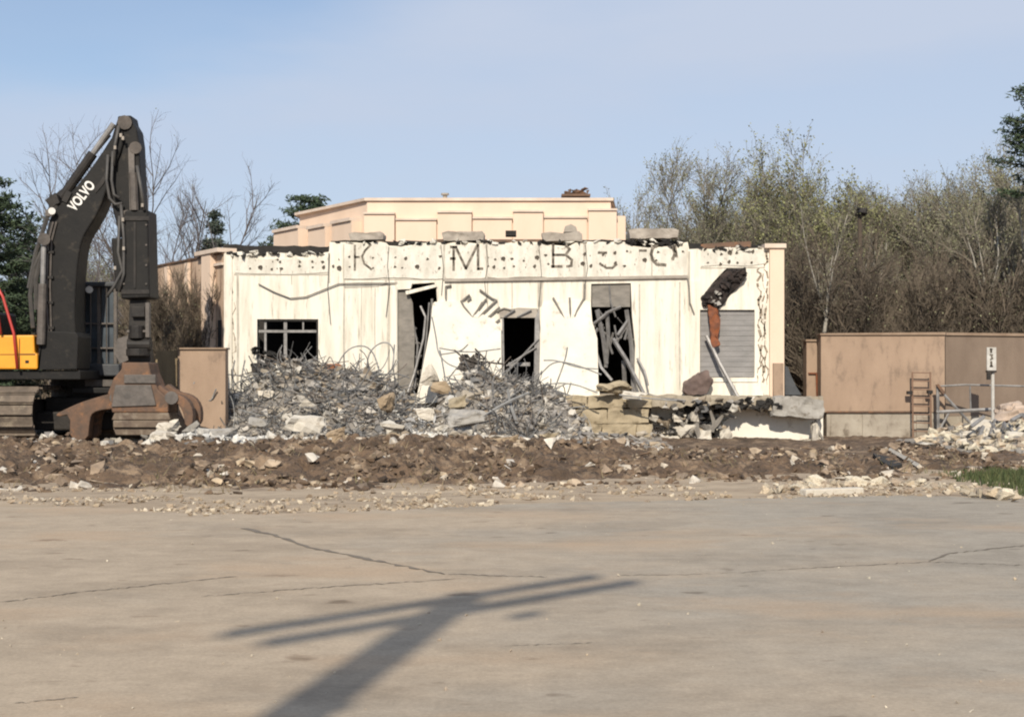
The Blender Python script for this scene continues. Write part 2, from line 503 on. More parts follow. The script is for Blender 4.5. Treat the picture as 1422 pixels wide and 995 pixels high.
def asphalt():
    m = mat('dusty_asphalt', (.39, .325, .25), rough=.93, bump=.35, bscale=60, bdist=.006)
    N, L = m.node_tree.nodes, m.node_tree.links
    b = N['Principled BSDF']
    tc = N.new('ShaderNodeTexCoord')
    def nz(scale, st, det=6, ro=.6):
        mp = N.new('ShaderNodeMapping')
        mp.inputs['Scale'].default_value = st
        L.new(tc.outputs['Object'], mp.inputs['Vector'])
        n = N.new('ShaderNodeTexNoise')
        n.inputs['Scale'].default_value, n.inputs['Detail'].default_value, n.inputs['Roughness'].default_value = scale, det, ro
        L.new(mp.outputs['Vector'], n.inputs['Vector'])
        return n.outputs['Fac']
    def ramp(f, a, b_, ca, cb):
        r = N.new('ShaderNodeValToRGB')
        r.color_ramp.elements[0].position, r.color_ramp.elements[0].color = a, (*ca, 1)
        r.color_ramp.elements[1].position, r.color_ramp.elements[1].color = b_, (*cb, 1)
        L.new(f, r.inputs['Fac'])
        return r.outputs['Color']
    def mix(f, a, b_, mode='MIX'):
        x = N.new('ShaderNodeMixRGB')
        x.blend_type = mode
        if isinstance(f, float): x.inputs['Fac'].default_value = f
        else: L.new(f, x.inputs['Fac'])
        L.new(a, x.inputs['Color1'])
        L.new(b_, x.inputs['Color2'])
        return x.outputs['Color']
    # sandy dust to the left, barer grey asphalt to the right and middle
    sx = N.new('ShaderNodeSeparateXYZ')
    L.new(tc.outputs['Object'], sx.inputs[0])
    mr = N.new('ShaderNodeMapRange')
    mr.inputs['From Min'].default_value, mr.inputs['From Max'].default_value = -2.0, 4.0
    mr.inputs['To Min'].default_value, mr.inputs['To Max'].default_value = -.12, .22
    L.new(sx.outputs['X'], mr.inputs['Value'])
    ad = N.new('ShaderNodeMath')
    ad.operation = 'ADD'
    L.new(nz(.28, (.8, 1.0, 1), 7, .6), ad.inputs[0])
    L.new(mr.outputs['Result'], ad.inputs[1])
    base = ramp(ad.outputs[0], .42, .66, (.385, .305, .218), (.315, .272, .215))
    streak = ramp(nz(.8, (.7, 1.2, 1), 9, .72), .46, .70, (1.04, 1.04, 1.04), (.74, .73, .715))
    mott = ramp(nz(4.0, (.9, 1.1, 1), 8, .75), .36, .66, (1.07, 1.07, 1.07), (.85, .845, .835))
    base = mix(1.0, base, mott, 'MULTIPLY')
    base = mix(1.0, base, streak, 'MULTIPLY')
    warm = ramp(nz(.5, (.7, 1.2, 1), 7), .52, .68, (0, 0, 0), (.65, .65, .65))
    wc = N.new('ShaderNodeRGB')
    wc.outputs[0].default_value = (.41, .29, .185, 1)
    base = mix(warm, base, wc.outputs[0])
    fine = ramp(nz(38, (1, 1, 1), 6, .8), .3, .7, (.78, .78, .78), (1.16, 1.16, 1.16))
    base = mix(1.0, base, fine, 'MULTIPLY')
    spots = ramp(nz(2.4, (.8, 1.3, 1), 3, .5), .66, .73, (1, 1, 1), (.60, .56, .52))
    base = mix(1.0, base, spots, 'MULTIPLY')
    L.new(base, b.inputs['Base Color'])
    return m
M['asphalt'] = asphalt()
M['crack'] = mat('tar_crack', (.13, .105, .08), (.20, .165, .125), 5, .95)

def leafmat(name, c1, c2, scale=.8, rough=.8):
    m = island_mat(name, [c1, c2, tuple((a + b) / 2 for a, b in zip(c1, c2)), tuple(a * .75 for a in c1)], rough, 2, .2, 0)
    return m
M['twig'] = mat('grey_twigs', (.215, .19, .145), (.15, .13, .10), .6, .95)
M['twig_brown'] = mat('brown_twigs', (.135, .106, .076), (.09, .07, .05), .6, .95)
M['twig_grey'] = mat('dark_grey_twigs', (.13, .115, .115), (.09, .08, .08), .6, .95)
M['buds'] = leafmat('olive_buds', (.22, .215, .095), (.17, .175, .07))
M['buds_grey'] = leafmat('grey_buds', (.22, .215, .12), (.165, .165, .09))
M['needles'] = leafmat('dark_needles', (.035, .055, .026), (.055, .08, .036))
M['needles_blue'] = leafmat('grey_green_needles', (.05, .068, .048), (.07, .085, .055))
M['grass'] = leafmat('grass_blades', (.05, .07, .02), (.085, .09, .032))
M['weed'] = leafmat('dry_weeds', (.20, .15, .085), (.13, .11, .05))

# ------------------------------------------------------------------ ground
def sheet(name, xs, ys, zf, m, kind='structure'):
    mb = MB()
    nx = len(xs)
    for y in ys:
        for x in xs:
            mb.v.append(zf(x, y))
    for j in range(len(ys) - 1):
        for i in range(nx - 1):
            a = j * nx + i
            mb.f.append((a, a + 1, a + 1 + nx, a + nx))
    return tag(mb.build(name, m, smooth=True), kind=kind)

g = MB()
g.add([(-1500, -300, -.02), (1500, -300, -.02), (1500, 2500, -.02), (-1500, 2500, -.02)], [(0, 1, 2, 3)])
tag(g.build('ground', M['far_ground']), kind='structure')

def lot_edge(x):
    """far edge of the asphalt"""
    pts = [(-60, 15.9), (-7.5, 16.3), (-5.0, 16.7), (-3.6, 15.7), (-1.5, 16.2), (0, 17.0), (2.5, 17.6), (5, 18.1), (7, 17.6), (9, 16.2), (12, 15.5), (60, 15)]
    for (a, ya), (b, yb) in zip(pts[:-1], pts[1:]):
        if a <= x <= b:
            t = (x - a) / (b - a)
            return ya + (yb - ya) * t
    return 16
xs = [-60, -40, -25, -15] + [-12 + i * .12 for i in range(201)] + [15, 25, 40, 60]
lot = MB()
nx = len(xs)
for x in xs:
    e = lot_edge(x) + .18 * fbm(x * .9, 3) + .08 * fbm(x * 4, 9)
    lot.v += [(x, -60, 0), (x, 5, 0), (x, e, 0.0)]
for i in range(nx - 1):
    a = i * 3
    lot.f += [(a, a + 3, a + 4, a + 1), (a + 1, a + 4, a + 5, a + 2)]
tag(lot.build('parking_lot', M['asphalt']), kind='structure')

def toe(x):
    """front foot of the soil bank"""
    pts = [(-60, 19), (-8, 19.3), (-5, 18.6), (-3.6, 18.5), (0, 19.6), (3, 20.5), (6, 20.8), (7.6, 21.5), (8.5, 23.0), (60, 24)]
    for (a, ya), (b, yb) in zip(pts[:-1], pts[1:]):
        if a <= x <= b:
            t = (x - a) / (b - a)
            return ya + (yb - ya) * t
    return 19
def sstep(a, b, x):
    t = min(1, max(0, (x - a) / (b - a)))
    return t * t * (3 - 2 * t)
def verge_z(x, y):
    return -.012 + .035 * sstep(lot_edge(x) - .3, lot_edge(x) + .8, y) + .018 * fbm(x * 2, y * 2) * sstep(lot_edge(x), lot_edge(x) + 1, y)
def soil_z(x, y):
    t = toe(x)
    h = .22 * sstep(t, t + 2.6, y)
    h *= 1.0 + .25 * math.sin(x * .55 + 1)
    if x > 5.5:
        h *= 1 - .25 * sstep(5.5, 7.5, x)
    h *= 1 - .45 * sstep(1.5, 4.5, x)
    h *= 1 + .55 * math.exp(-((x + 3.2) / 2.6) ** 2) * sstep(t + 1, t + 4, y)
    n = .17 * fbm(x * .8, y * .9, 1.3, 5) + .17 * fbm(x * 2.6, y * 2.6, 4, 5) + .15 * abs(fbm(x * 5.5, y * 5.5, 6, 4)) - .04
    k = sstep(t - .3, t + .8, y)
    back = 1 - .8 * sstep(26, 29, y)
    back *= 1 - .8 * sstep(1.0, 3.0, x) * sstep(22.5, 24.5, y)
    return -.03 + (h + n * (.55 + h)) * k * (.35 + .65 * back) + .02
xs2 = [-60, -40, -28, -20] + [-12 + i * .055 for i in range(440)] + [13, 18, 26, 40, 60]
sheet('gravel_verge', xs2, [14.2 + i * .11 for i in range(90)], lambda x, y: (x, y, verge_z(x, y)), M['verge'])
ys2 = [17.8 + i * .06 for i in range(160)] + [27.5 + i * .25 for i in range(60)] + [50]
def soil_zz(x, y):
    z = soil_z(x, y)
    if y < toe(x) - .2:
        z -= .05
    return (x, y, z)
sheet('soil_bank', xs2, ys2, soil_zz, M['soil'])

def surf_at(px, py, zf, Y0=18, Y1=34):
    """where the sight line of a picture point meets a height field"""
    n = 1200
    for i in range(n):
        y = Y0 + (Y1 - Y0) * i / n
        p = at(px, py, y)
        if p.z <= zf(p.x, y): return p
    return at(px, py, Y1)

def scatter(name, n, area, zf, smin, smax, m, seed, power=2.2, sink=.25):
    r = random.Random(seed)
    mb = MB()
    for i in range(n):
        x, y = area(r)
        s = smin + (smax - smin) * (r.random() ** power)
        if r.random() < .13:
            mb.chunk((x, y, zf(x, y) + s * .1), (s * r.uniform(1.4, 2.2), s * r.uniform(.3, .6), s * r.uniform(.12, .3)), r)
            continue
        mb.chunk((x, y, zf(x, y) + s * (.25 - sink * .3)), s, r)
    o = mb.build(name, m)
    return tag(o, kind='stuff')

def a_soil(r):
    while True:
        x = r.uniform(-11, 11.5)
        y = toe(x) - .5 + (r.random() ** 1.3) * 8
        if fbm(x * .7, y * .9, 20) + r.gauss(0, .12) > .02: return x, y
tag(scatter('soil_clods', 15000, a_soil, soil_z, .012, .18, M['clods'], 21, 5.0), 'brown clods of earth strewn over the soil bank', 'soil')
def a_seam(r):
    while True:
        x, y = a_soil(r)
        if fbm(x * .35, y * 1.6, 12) > .12: return x, y
tag(scatter('bank_crumbs', 1900, a_seam, soil_z, .02, .26, M['seam'], 27, 3.6), 'pale concrete crumbs in seams through the soil bank', 'rubble')
def a_verge(r):
    while True:
        x = r.uniform(-11, 11)
        y = lot_edge(x) + r.uniform(-.25, 3.0) * r.random() ** .5
        if fbm(x * .55, y * 1.2, 30) + r.gauss(0, .1) > .03: return x, y
tag(scatter('verge_gravel', 6000, a_verge, verge_z, .012, .11, M['verge_stone'], 22, 4.0), 'pale gravel and crumbs along the asphalt edge', 'gravel')
def a_lot(r):
    p = ground_at(r.uniform(-20, 1440), 700 + 300 * r.random() ** 1.6)
    return p.x, p.y
tag(scatter('loose_grit', 170, a_lot, lambda x, y: 0, .008, .035, M['rock_pale'], 23, 3), 'small loose grit on the dusty asphalt', 'grit')

# cracks and tar lines on the asphalt
def crack(pts, w, seed, name='asphalt_crack'):
    r = random.Random(seed)
    mb = MB()
    P = []
    for (a, b) in zip(pts[:-1], pts[1:]):
        n = max(2, int(math.hypot(b[0] - a[0], b[1] - a[1]) / 6))
        for i in range(n):
            t = i / n
            P.append((a[0] + (b[0] - a[0]) * t + r.uniform(-2, 2), a[1] + (b[1] - a[1]) * t + r.gauss(0, .45)))
    P.append(pts[-1])
    G = [ground_at(x, y) for x, y in P]
    for i, p in enumerate(G):
        d = (G[min(i + 1, len(G) - 1)] - G[max(i - 1, 0)]).normalized()
        q = Vector((-d.y, d.x, 0)) * w * r.uniform(.15, 1.15) * (.3 if i in (0, len(G) - 1) else 1)
        mb.v += [tuple(p + q + Vector((0, 0, .004))), tuple(p - q + Vector((0, 0, .004)))]
    for i in range(len(G) - 1):
        a = 2 * i
        mb.f.append((a, a + 1, a + 3, a + 2))
    return tag(mb.build(name, M['crack']), kind='structure')
crack([(335, 733), (380, 742), (430, 760), (465, 767), (530, 780), (617, 797)], .038, 1)
crack([(620, 797), (760, 801)], .012, 2)
crack([(0, 836), (110, 822), (180, 815), (330, 800)], .012, 3)
crack([(280, 828), (450, 815), (640, 803)], .010, 4)
crack([(860, 799), (1000, 796), (1130, 788), (1290, 780), (1422, 785)], .009, 5)
crack([(700, 897), (830, 892)], .006, 6)
crack([(1290, 779), (1320, 768), (1422, 757)], .017, 7)
crack([(20, 976), (110, 968)], .006, 8)

# ------------------------------------------------------------------ the building
FY = 33.0
def fz(py, Y=FY): return CAMZ + (HY - py) / F * Y
def fx(px, Y=FY): return (px - CX) / F * Y
bld = thing('demolished_building', 'cream plaster building half demolished, with bolt holes and ghost letters on its parapet', 'building', (0, FY, 0))
r = random.Random(11)
top = [(312, 610), (312, 351)]
top += [(322, 350), (336, 349), (337, 353), (352, 352), (353, 347), (356, 356), (368, 355), (370, 350), (392, 351), (406, 352), (415, 356), (424, 357), (431, 352), (455, 350), (457, 349)]
top += [(458, 336)] + jag((462, 336), (536, 337), 9, 1.5, r) + [(540, 341), (556, 342), (572, 340), (576, 336)] + jag((578, 336), (612, 337), 4, 1.5, r)
top += [(616, 340), (622, 338)] + jag((626, 337), (750, 336), 14, 1.6, r) + [(757, 339), (790, 342), (797, 338)] + jag((800, 336), (872, 336), 8, 1.6, r)
top += [(876, 341), (900, 344), (925, 342), (938, 339), (942, 345), (948, 337), (955, 336), (957, 346), (972, 345)] + jag((976, 345), (1064, 344), 8, 1.3, r) + [(1069, 343), (1069, 610)]
win1 = [(357, 545), (357, 443), (442, 443), (442, 545)]
op2 = [(552, 548), (552, 402), (570, 401), (572, 394), (603, 392), (606, 400), (607, 418), (640, 548)]
op3 = [(697, 548), (697, 440), (694, 430), (720, 428), (747, 429), (747, 548)]
op4 = [(820, 548), (821, 394), (876, 393), (878, 440), (882, 480), (880, 548)]
shut = [(972, 524), (972, 430), (1048, 430), (1048, 524)]
gash = [(980, 425), (975, 412), (990, 392), (1006, 375), (1011, 371), (1035, 370), (1037, 384), (1024, 400), (1010, 414), (1002, 426)]
toF = lambda L: [XZ(x, y, FY) for x, y in L]
wall = wall_holes(toF(top), [toF(h) for h in (win1, op2, op3, op4, shut, gash)], FY, FY + .28)
wall.build('facade_wall', M['plaster'], bld)

# grimier parapet band, a thin skin on the wall head
def band(pts): return [XZ(x, y, FY) for x, y in pts]
mb = MB()
r = random.Random(5)
lower = jag((955, 384), (478, 387), 26, 1.4, r)
upper = [(478, 338)] + jag((482, 338), (536, 338), 6, 1, r) + [(540, 343), (572, 342), (577, 338)] + jag((580, 338), (612, 339), 4, 1, r) + jag((620, 340), (752, 338), 12, 1.2, r) + [(757, 342), (790, 344), (798, 339)] + jag((802, 338), (870, 338), 7, 1.2, r) + [(876, 344), (925, 345), (940, 347), (953, 339)]
mb.prism(band(upper + lower), FY - .03, FY)
mb.prism(band([(325, 355), (350, 356), (355, 360), (412, 359), (424, 361), (456, 355), (456, 378), (440, 379), (400, 381), (326, 379)]), FY - .02, FY)
mb.prism(band([(973, 348), (1062, 347), (1062, 366), (1040, 369), (1000, 368), (973, 370)]), FY - .02, FY)
mb.build('parapet_band', M['parapet'], bld)

# bolt holes left by the sign letters
holes = []
for x in (348, 362, 379, 383, 390, 418, 433, 447): holes += [(x + r.uniform(-1, 1), 362 + r.uniform(-2, 2)), (x + r.uniform(-1, 3), 372 + r.uniform(-1.5, 1.5))]
for x in (465, 472, 485, 519): holes += [(x, 356 + r.uniform(-2, 2)), (x + r.uniform(-2, 2), 370 + r.uniform(-1, 1))]
for x in (549, 563, 577, 595, 611): holes += [(x + r.uniform(-1, 1), 357 + r.uniform(-3, 3)), (x + r.uniform(-2, 2), 371 + r.uniform(-1.5, 1.5))]
for x in (678, 687, 699, 711, 727, 746): holes += [(x, 358 + r.uniform(-2, 2)), (x + r.uniform(-2, 2), 371 + r.uniform(-1, 1))]
for x in (759, 810, 821, 836, 855, 868, 880): holes += [(x, 352 + r.uniform(-2, 3)), (x + r.uniform(-2, 2), 367 + r.uniform(-2, 2))]
for x in (896, 914, 948, 985, 1000, 1012, 1024, 1044): holes += [(x, 351 + r.uniform(-2, 2)), (x + r.uniform(-3, 3), 363 + r.uniform(-2, 3))]
hole_mesh = {}
for i, (hx, hy) in enumerate(holes):
    if r.random() < .12: continue
    hx, hy = hx + r.gauss(0, 1.6), hy + r.gauss(0, 1.3)
    k = r.randrange(9)
    if k not in hole_mesh:
        m_ = MB()
        rr = (.018, .026, .034, .045, .038, .022, .056, .03, .04)[k]
        n = 7
        ring = [(math.cos(a) * rr * r.uniform(.5, 1.4), math.sin(a) * rr * r.uniform(.6, 1.5)) for a in [6.283 * j / n for j in range(n)]]
        m_.prism(ring, -.004, .01)
        hole_mesh[k] = m_.mesh('bolt_hole', M['hole'])
    o = bpy.data.objects.new('bolt_hole', hole_mesh[k])
    COL.objects.link(o)
    o.parent = bld
    x, z = XZ(hx, hy, FY)
    o.location = (x, -.034, z)

# ghost letters K M B O: dark marks where the sign letters were
def letter(name, strokes, w=.055):
    m_ = MB()
    for s in strokes:
        m_.strip([XZ(x, y, FY) for x, y in s], w, FY - .031)
    o = m_.build(name, M['stain'], bld)
    return o
letter('letter', [[(493, 341), (493, 375)], [(515, 340), (507, 348), (503, 356), (506, 366), (516, 374)], [(493, 357), (499, 357)]], .05)
letter('letter', [[(630, 343), (630, 375)], [(626, 343), (634, 343)], [(633, 343), (647, 373)], [(647, 373), (663, 340)], [(664, 340), (664, 374)], [(626, 359), (632, 359)], [(664, 373), (670, 373)]], .06)
letter('letter', [[(768, 339), (768, 371)], [(768, 354), (786, 354)], [(766, 370), (780, 370)], [(787, 370), (794, 369)], [(786, 341), (791, 346), (786, 353)], [(787, 355), (794, 361), (793, 369)]], .06)
letter('letter', [[(912, 340), (906, 345), (904, 353), (906, 361), (912, 367), (924, 368)], [(934, 343), (937, 352), (934, 360)], [(937, 341), (939, 356)]], .07)
letter('letter', [[(833, 366), (842, 372), (850, 372), (856, 367)], [(831, 351), (842, 351)], [(888, 348), (897, 348)]], .055)

# joints between the wall panels
mb = MB()
for x, y0, y1, w in ((457, 352, 392, .05), (478, 340, 398, .05), (536, 340, 394, .05), (617, 341, 388, .045), (676, 338, 386, .04), (750, 386, 424, .11), (812, 340, 386, .06), (812, 386, 418, .07), (478, 398, 540, .035), (540, 396, 530, .05),
                     (502, 400, 520, .02), (521, 400, 500, .02), (677, 392, 426, .025), (711, 392, 427, .025), (957, 350, 430, .05), (944, 392, 540, .04), (888, 395, 535, .035), (330, 380, 540, .05), (905, 340, 384, .03), (405, 382, 395, .02)):
    mb.mark().strip([XZ(x, y0, FY), XZ(x + rnd.uniform(-.6, .6), (y0 + y1) / 2, FY), XZ(x, y1, FY)], w, FY - .028 if y1 < 390 else FY, .006)
for a, b, w in (((326, 381), (456, 381), .035), ((478, 388), (600, 388), .02), ((973, 372), (1062, 371), .03)):
    mb.mark().strip([XZ(*a, FY), XZ(*b, FY)], w, FY - .001, .007)
mb.build_each('panel_joint', M['groove'], bld)
# ragged rust and crack stains near the right end of the wall
mb = MB()
r = random.Random(31)
for x0, ya, yb, w_ in ((1054, 372, 545, .045), (1064, 350, 530, .035), (1060, 380, 470, .025), (320, 378, 520, .035), (325, 420, 540, .02), (1058, 480, 546, .05)):
    y, x = ya, x0
    while y < yb:
        L_s = r.uniform(3, 9)
        x2 = x0 + r.uniform(-3, 3)
        mb.strip([XZ(x, y, FY), XZ(x2, y + L_s, FY)], w_ * r.uniform(.3, 1.5), FY, .005)
        x, y = x2, y + L_s * r.choice((.9, .95, 1.6))
tag(mb.build('crack_stain', M['groove2'], bld), kind='stuff')

# cornice ledge
mb = MB()
mb.pprism([(617, 391), (617, 387), (955, 382), (955, 386), (800, 388.5)], FY - .07, .10)
mb.build('cornice', M['lintel'], bld)
# pilasters
mb = MB()
mb.pbox(1069, 1089, 343, 552, FY - .10, .5)
mb.build('corner_pilaster', M['peach'], bld)
mb = MB()
mb.pbox(1062, 1092, 338, 344, FY - .16, .6)
mb.build('pilaster_cap', M['peach_cap'], bld)
mb = MB()
mb.mark().pbox(958, 971, 390, 545, FY - .05, .06)
mb.mark().pbox(542, 551, 397, 545, FY - .05, .06)
mb.mark().pbox(311, 322, 352, 545, FY - .04, .05)
mb.build_each('pilaster', M['plaster'], bld)

# roof edge, lintels and wreckage along the wall head
mb = MB()
mb.prism([XZ(x, y, FY) for x, y in [(306, 350), (306, 339)] + jag((312, 338), (452, 341), 12, 1.2, r) + [(457, 340), (457, 356), (306, 356)]], FY + .30, FY + .7)
mb.prism([XZ(x, y, FY) for x, y in [(457, 346), (457, 333)] + jag((462, 333), (952, 331), 34, 1.6, r) + [(956, 333), (956, 348)]], FY + .30, FY + .6)
mb.prism([XZ(x, y, FY) for x, y in [(957, 346), (957, 337)] + jag((960, 336), (1060, 337), 10, 2.0, r) + [(1064, 341), (1064, 348)]], FY + .30, FY + .6)
mb.build('roof_edge', M['dark'], bld)
mb = MB()
mb.mark().prism([XZ(x, y, FY) for x, y in jag((600, 336), (760, 335), 14, 1.5, r) + [(760, 331), (600, 331)]], FY + .22, FY + .29)
mb.mark().prism([XZ(x, y, FY) for x, y in jag((975, 343), (1045, 342), 8, 1.5, r) + [(1045, 334), (1010, 335), (975, 338)]], FY + .2, FY + .29)
mb.build_each('rusty_flashing', M['rusty_dark'], bld)
for (x0, x1, y0, y1) in ((484, 533, 322, 333), (614, 673, 321, 334), (752, 808, 322, 335), (873, 943, 317, 331)):
    mb = MB()
    mb.pprism([(x0, y0 + 2), (x0 + 8, y0), ((x0 + x1) / 2, y0 + 1), (x1 - 5, y0 - .5), (x1, y0 + 3), (x1 - 1, y1 - 1), ((x0 + x1) / 2, y1), (x0 + 2, y1)], FY - .05, .5)
    mv, mf = roughen([Vector(v) for v in mb.v], mb.f, 3, .03, 3.0, x0)
    mb = MB()
    mb.add(mv, mf)
    mb.build('lintel_block', M['lintel'], bld)
mb = MB()
r = random.Random(61)
for k in range(70):
    x = r.choice((r.uniform(318, 456), r.uniform(460, 955), r.uniform(540, 760), r.uniform(870, 950), r.uniform(960, 1064)))
    y = (352 if x < 457 else 336 if x < 956 else 345) + r.uniform(-2, 3)
    mb.chunk(at(x, y, FY - .02), (r.uniform(.05, .28), .12, r.uniform(.04, .11)), r)
tag(mb.build('torn_wall_head', M['dark'], bld), kind='stuff')
mb = MB()
for k in range(46):
    x = r.choice((r.uniform(318, 456), r.uniform(460, 955), r.uniform(460, 955), r.uniform(960, 1064)))
    y = (353 if x < 457 else 337 if x < 956 else 346) + r.uniform(-3, 2)
    mb.chunk(at(x, y, FY - .01), (r.uniform(.06, .3), .16, r.uniform(.05, .12)), r)
tag(mb.build('crumbling_plaster', M['parapet'], bld), kind='stuff')
# body of the building: roof deck, side and back walls, floor, inner partition
zr, zf_ = fz(352), 1.08
mb = MB()
mb.bb(fx(312) + .02, fx(1089) - .35, FY + .31, 46, zr - .25, zr - .05)
mb.build('roof_deck', M['dark'], bld)
mb = MB()
mb.bb(fx(1089) - .3, fx(1089) - .003, FY + .42, 46, 0, fz(345))
mb.bb(fx(312), fx(1089), 46, 46.3, 0, fz(345))
mb.build('side_wall', M['wing'], bld)
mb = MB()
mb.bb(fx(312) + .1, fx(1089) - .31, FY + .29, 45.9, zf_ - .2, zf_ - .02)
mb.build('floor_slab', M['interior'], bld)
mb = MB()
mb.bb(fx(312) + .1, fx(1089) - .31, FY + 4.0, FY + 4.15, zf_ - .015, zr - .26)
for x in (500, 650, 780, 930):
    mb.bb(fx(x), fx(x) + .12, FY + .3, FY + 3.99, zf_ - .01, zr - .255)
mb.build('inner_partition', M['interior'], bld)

# window with mullions
w = MB()
for x in (357, 441): w.pbox(x - 1.5, x + 1.5, 443, 545, FY + .05, .06)
w.pbox(358.6, 439.4, 443.5, 446, FY + .05, .06)
wf = w.build('window', M['dark_metal'], bld)
w = MB()
w.mark().pbox(358.6, 439.4, 458, 461.5, FY + .09, .05)
w.mark().pbox(367, 370, 446, 457.6, FY + .09, .05)
w.mark().pbox(367, 370, 462, 545, FY + .09, .05)
w.mark().pbox(394, 398.5, 446, 457.6, FY + .09, .05)
w.mark().pbox(394, 398.5, 462, 545, FY + .09, .05)
w.mark().pbox(420, 422, 446, 457.6, FY + .09, .05)
w.build_each('mullion', M['steel'], wf)
w = MB()
w.mark().tube([at(415, 518, FY + .2), at(448, 492, FY + .1)], .03)
w.mark().tube([at(360, 500, FY - .05), at(388, 515, FY - .15)], .05)
w.build_each('broken_bar', M['steel'], wf)
# lump of dark wreckage at the foot of the window
mb = MB()
r = random.Random(77)
for k in range(26):
    mb.chunk(at(r.uniform(352, 378), r.uniform(485, 545), FY - .15 + r.uniform(-.1, .25)), r.uniform(.12, .34), r)
tag(mb.build('wreckage_or_shade', M['dark'], bld), kind='stuff')

# doorway torn open beside the leaning panel
mb = MB()
mb.pprism([(552.5, 404), (566, 403), (573, 420), (576, 470), (574, 545), (552.5, 545)], FY + .10, .06)
mb.build('door_board', M['grey_panel'], bld)
mb = MB()
mb.pprism([(563, 404), (606, 394), (607, 398), (564, 409)], FY - .06, .12)
mb.build('fallen_lintel', M['plaster'], bld)
mb = MB()
r = random.Random(41)
mb.mark().tube([at(584, 425, FY + .1), at(591, 440, FY), at(588, 470, FY - .02), at(575, 520, FY - .1), at(566, 545, FY - .2)], .028)
mb.mark().tube([at(596, 420, FY + .1), at(592, 470, FY), at(583, 545, FY - .1)], .02)
mb.mark().tube([at(570, 430, FY + .2), at(580, 480, FY + .15), at(576, 540, FY)], .025)
mb.mark().tube([at(600, 415, FY + .2), at(598, 480, FY + .1), at(590, 545, FY)], .03)
mb.build_each('torn_conduit', M['steel'], bld)
mb = MB()
for k in range(24):
    mb.chunk(at(r.uniform(562, 584), r.uniform(445, 548), FY + .25 + r.uniform(-.1, .3)), r.uniform(.08, .26), r)
tag(mb.build('torn_masonry', M['chunks'], bld), kind='stuff')

# leaning white wall panels
def lean(poly, ytop, ybot, th):
    """slab whose foot has slid forward"""
    zs = [p[1] for p in poly]
    n = len(poly)
    vs = []
    f = MB()
    pl = [XZ(x, y, FY) for x, y in poly]
    zt, zb = max(z for _, z in pl), min(z for _, z in pl)
    dep = lambda z: ybot + (ytop - ybot) * (z - zb) / (zt - zb)
    area = sum(pl[i][0] * pl[(i + 1) % n][1] - pl[(i + 1) % n][0] * pl[i][1] for i in range(n))
    if area < 0: pl = pl[::-1]
    vs = [(x, dep(z), z) for x, z in pl] + [(x, dep(z) + th, z) for x, z in pl]
    fs = [tuple(range(n)), tuple(range(2 * n - 1, n - 1, -1))] + [(i, i + n, (i + 1) % n + n, (i + 1) % n) for i in range(n)]
    return f.add(vs, fs)
r = random.Random(9)
lean([(601, 421), (604, 419), (640, 418), (650, 422)] + jag((655, 424), (694, 452), 6, 1.5, r) + [(696, 458), (697, 535), (699, 552), (578, 560), (586, 520), (598, 455)], FY - .03, FY - .35, .14).build('wall_panel', M['panel'], bld)
lean([(751, 428), (754, 419), (775, 418), (812, 416), (820, 420), (822, 445), (829, 470), (830, 530), (832, 550), (748, 556)], FY - .03, FY - .32, .14).build('wall_panel', M['panel'], bld)
# torn reinforcement scribbles above the panels
def wires(name, lines, rad, m, Y=FY - .06, parent=None):
    mb = MB()
    for L in lines:
        mb.mark().tube([at(p[0], p[1], (p[2] if len(p) > 2 else Y)) for p in L], rad, 5)
    return mb.build_each(name, m, parent or bld)
wires('torn_reinforcement', [[(641, 418), (652, 409), (654, 414), (649, 417)], [(640, 417), (644, 425), (656, 440), (664, 441)], [(656, 440), (675, 415)], [(664, 441), (690, 416)], [(666, 402), (683, 414), (690, 417)], [(675, 443), (694, 426)], [(672, 442), (682, 453), (694, 443)],
                            [(660, 436), (670, 419)], [(683, 453), (697, 460)], [(690, 432), (700, 428), (712, 431)], [(618, 398), (627, 396)], [(619, 399), (619, 415)]], .024, M['grey_panel'])
wires('torn_reinforcement', [[(768, 413), (781, 437), (793, 455)], [(791, 413), (793, 455)], [(811, 414), (801, 432), (798, 440)], [(788, 440), (794, 456), (795, 440)], [(812, 394), (811, 416)]], .026, M['grey_panel'])
# hanging cable across the left bay
wires('hanging_cable', [[(359, 394), (380, 405), (403, 414), (425, 412), (445, 404), (470, 394), (500, 393), (548, 393)]], .015, M['grey_panel'], FY - .05)
wires('hanging_cable', [[(955, 386), (957, 400), (958, 420), (964, 436)]], .018, M['grey_panel'], FY - .08)

wires('loose_wire', [[(540, 342), (538, 370), (541, 398), (536, 440)], [(612, 340), (616, 372), (613, 410)], [(675, 340), (678, 366), (673, 392), (676, 420)], [(748, 338), (752, 380), (748, 430), (751, 470)], [(813, 340), (816, 372), (811, 404)], [(457, 352), (455, 400), (459, 450)], [(478, 398), (520, 396), (552, 392)]], .007, M['hose'], FY - .045)
# doorway in the middle
mb = MB()
mb.pprism([(694, 441), (693, 431), (720, 427), (746, 428), (747, 441)], FY - .04, .08)
mb.build('door_lintel', M['lintel'], bld)
mb = MB()
mb.mark().pprism([(697, 430), (699, 430), (701, 545), (697, 545)], FY - .02, .2)
mb.mark().pprism([(743, 442), (749, 428), (750, 545), (741, 545)], FY - .06, .3)
mb.build_each('door_frame', M['steel'], bld)
mb = MB()
for a, b in (((700, 440), (715, 430)), ((718, 440), (738, 430)), ((703, 508), (745, 482)), ((700, 521), (748, 470))):
    mb.mark().tube([at(*a, FY - .07), at(*b, FY - .10)], .022)
mb.mark().pbox(706, 736, 503, 508, FY + .1, .05)
mb.build_each('loose_bar', M['steel'], bld)

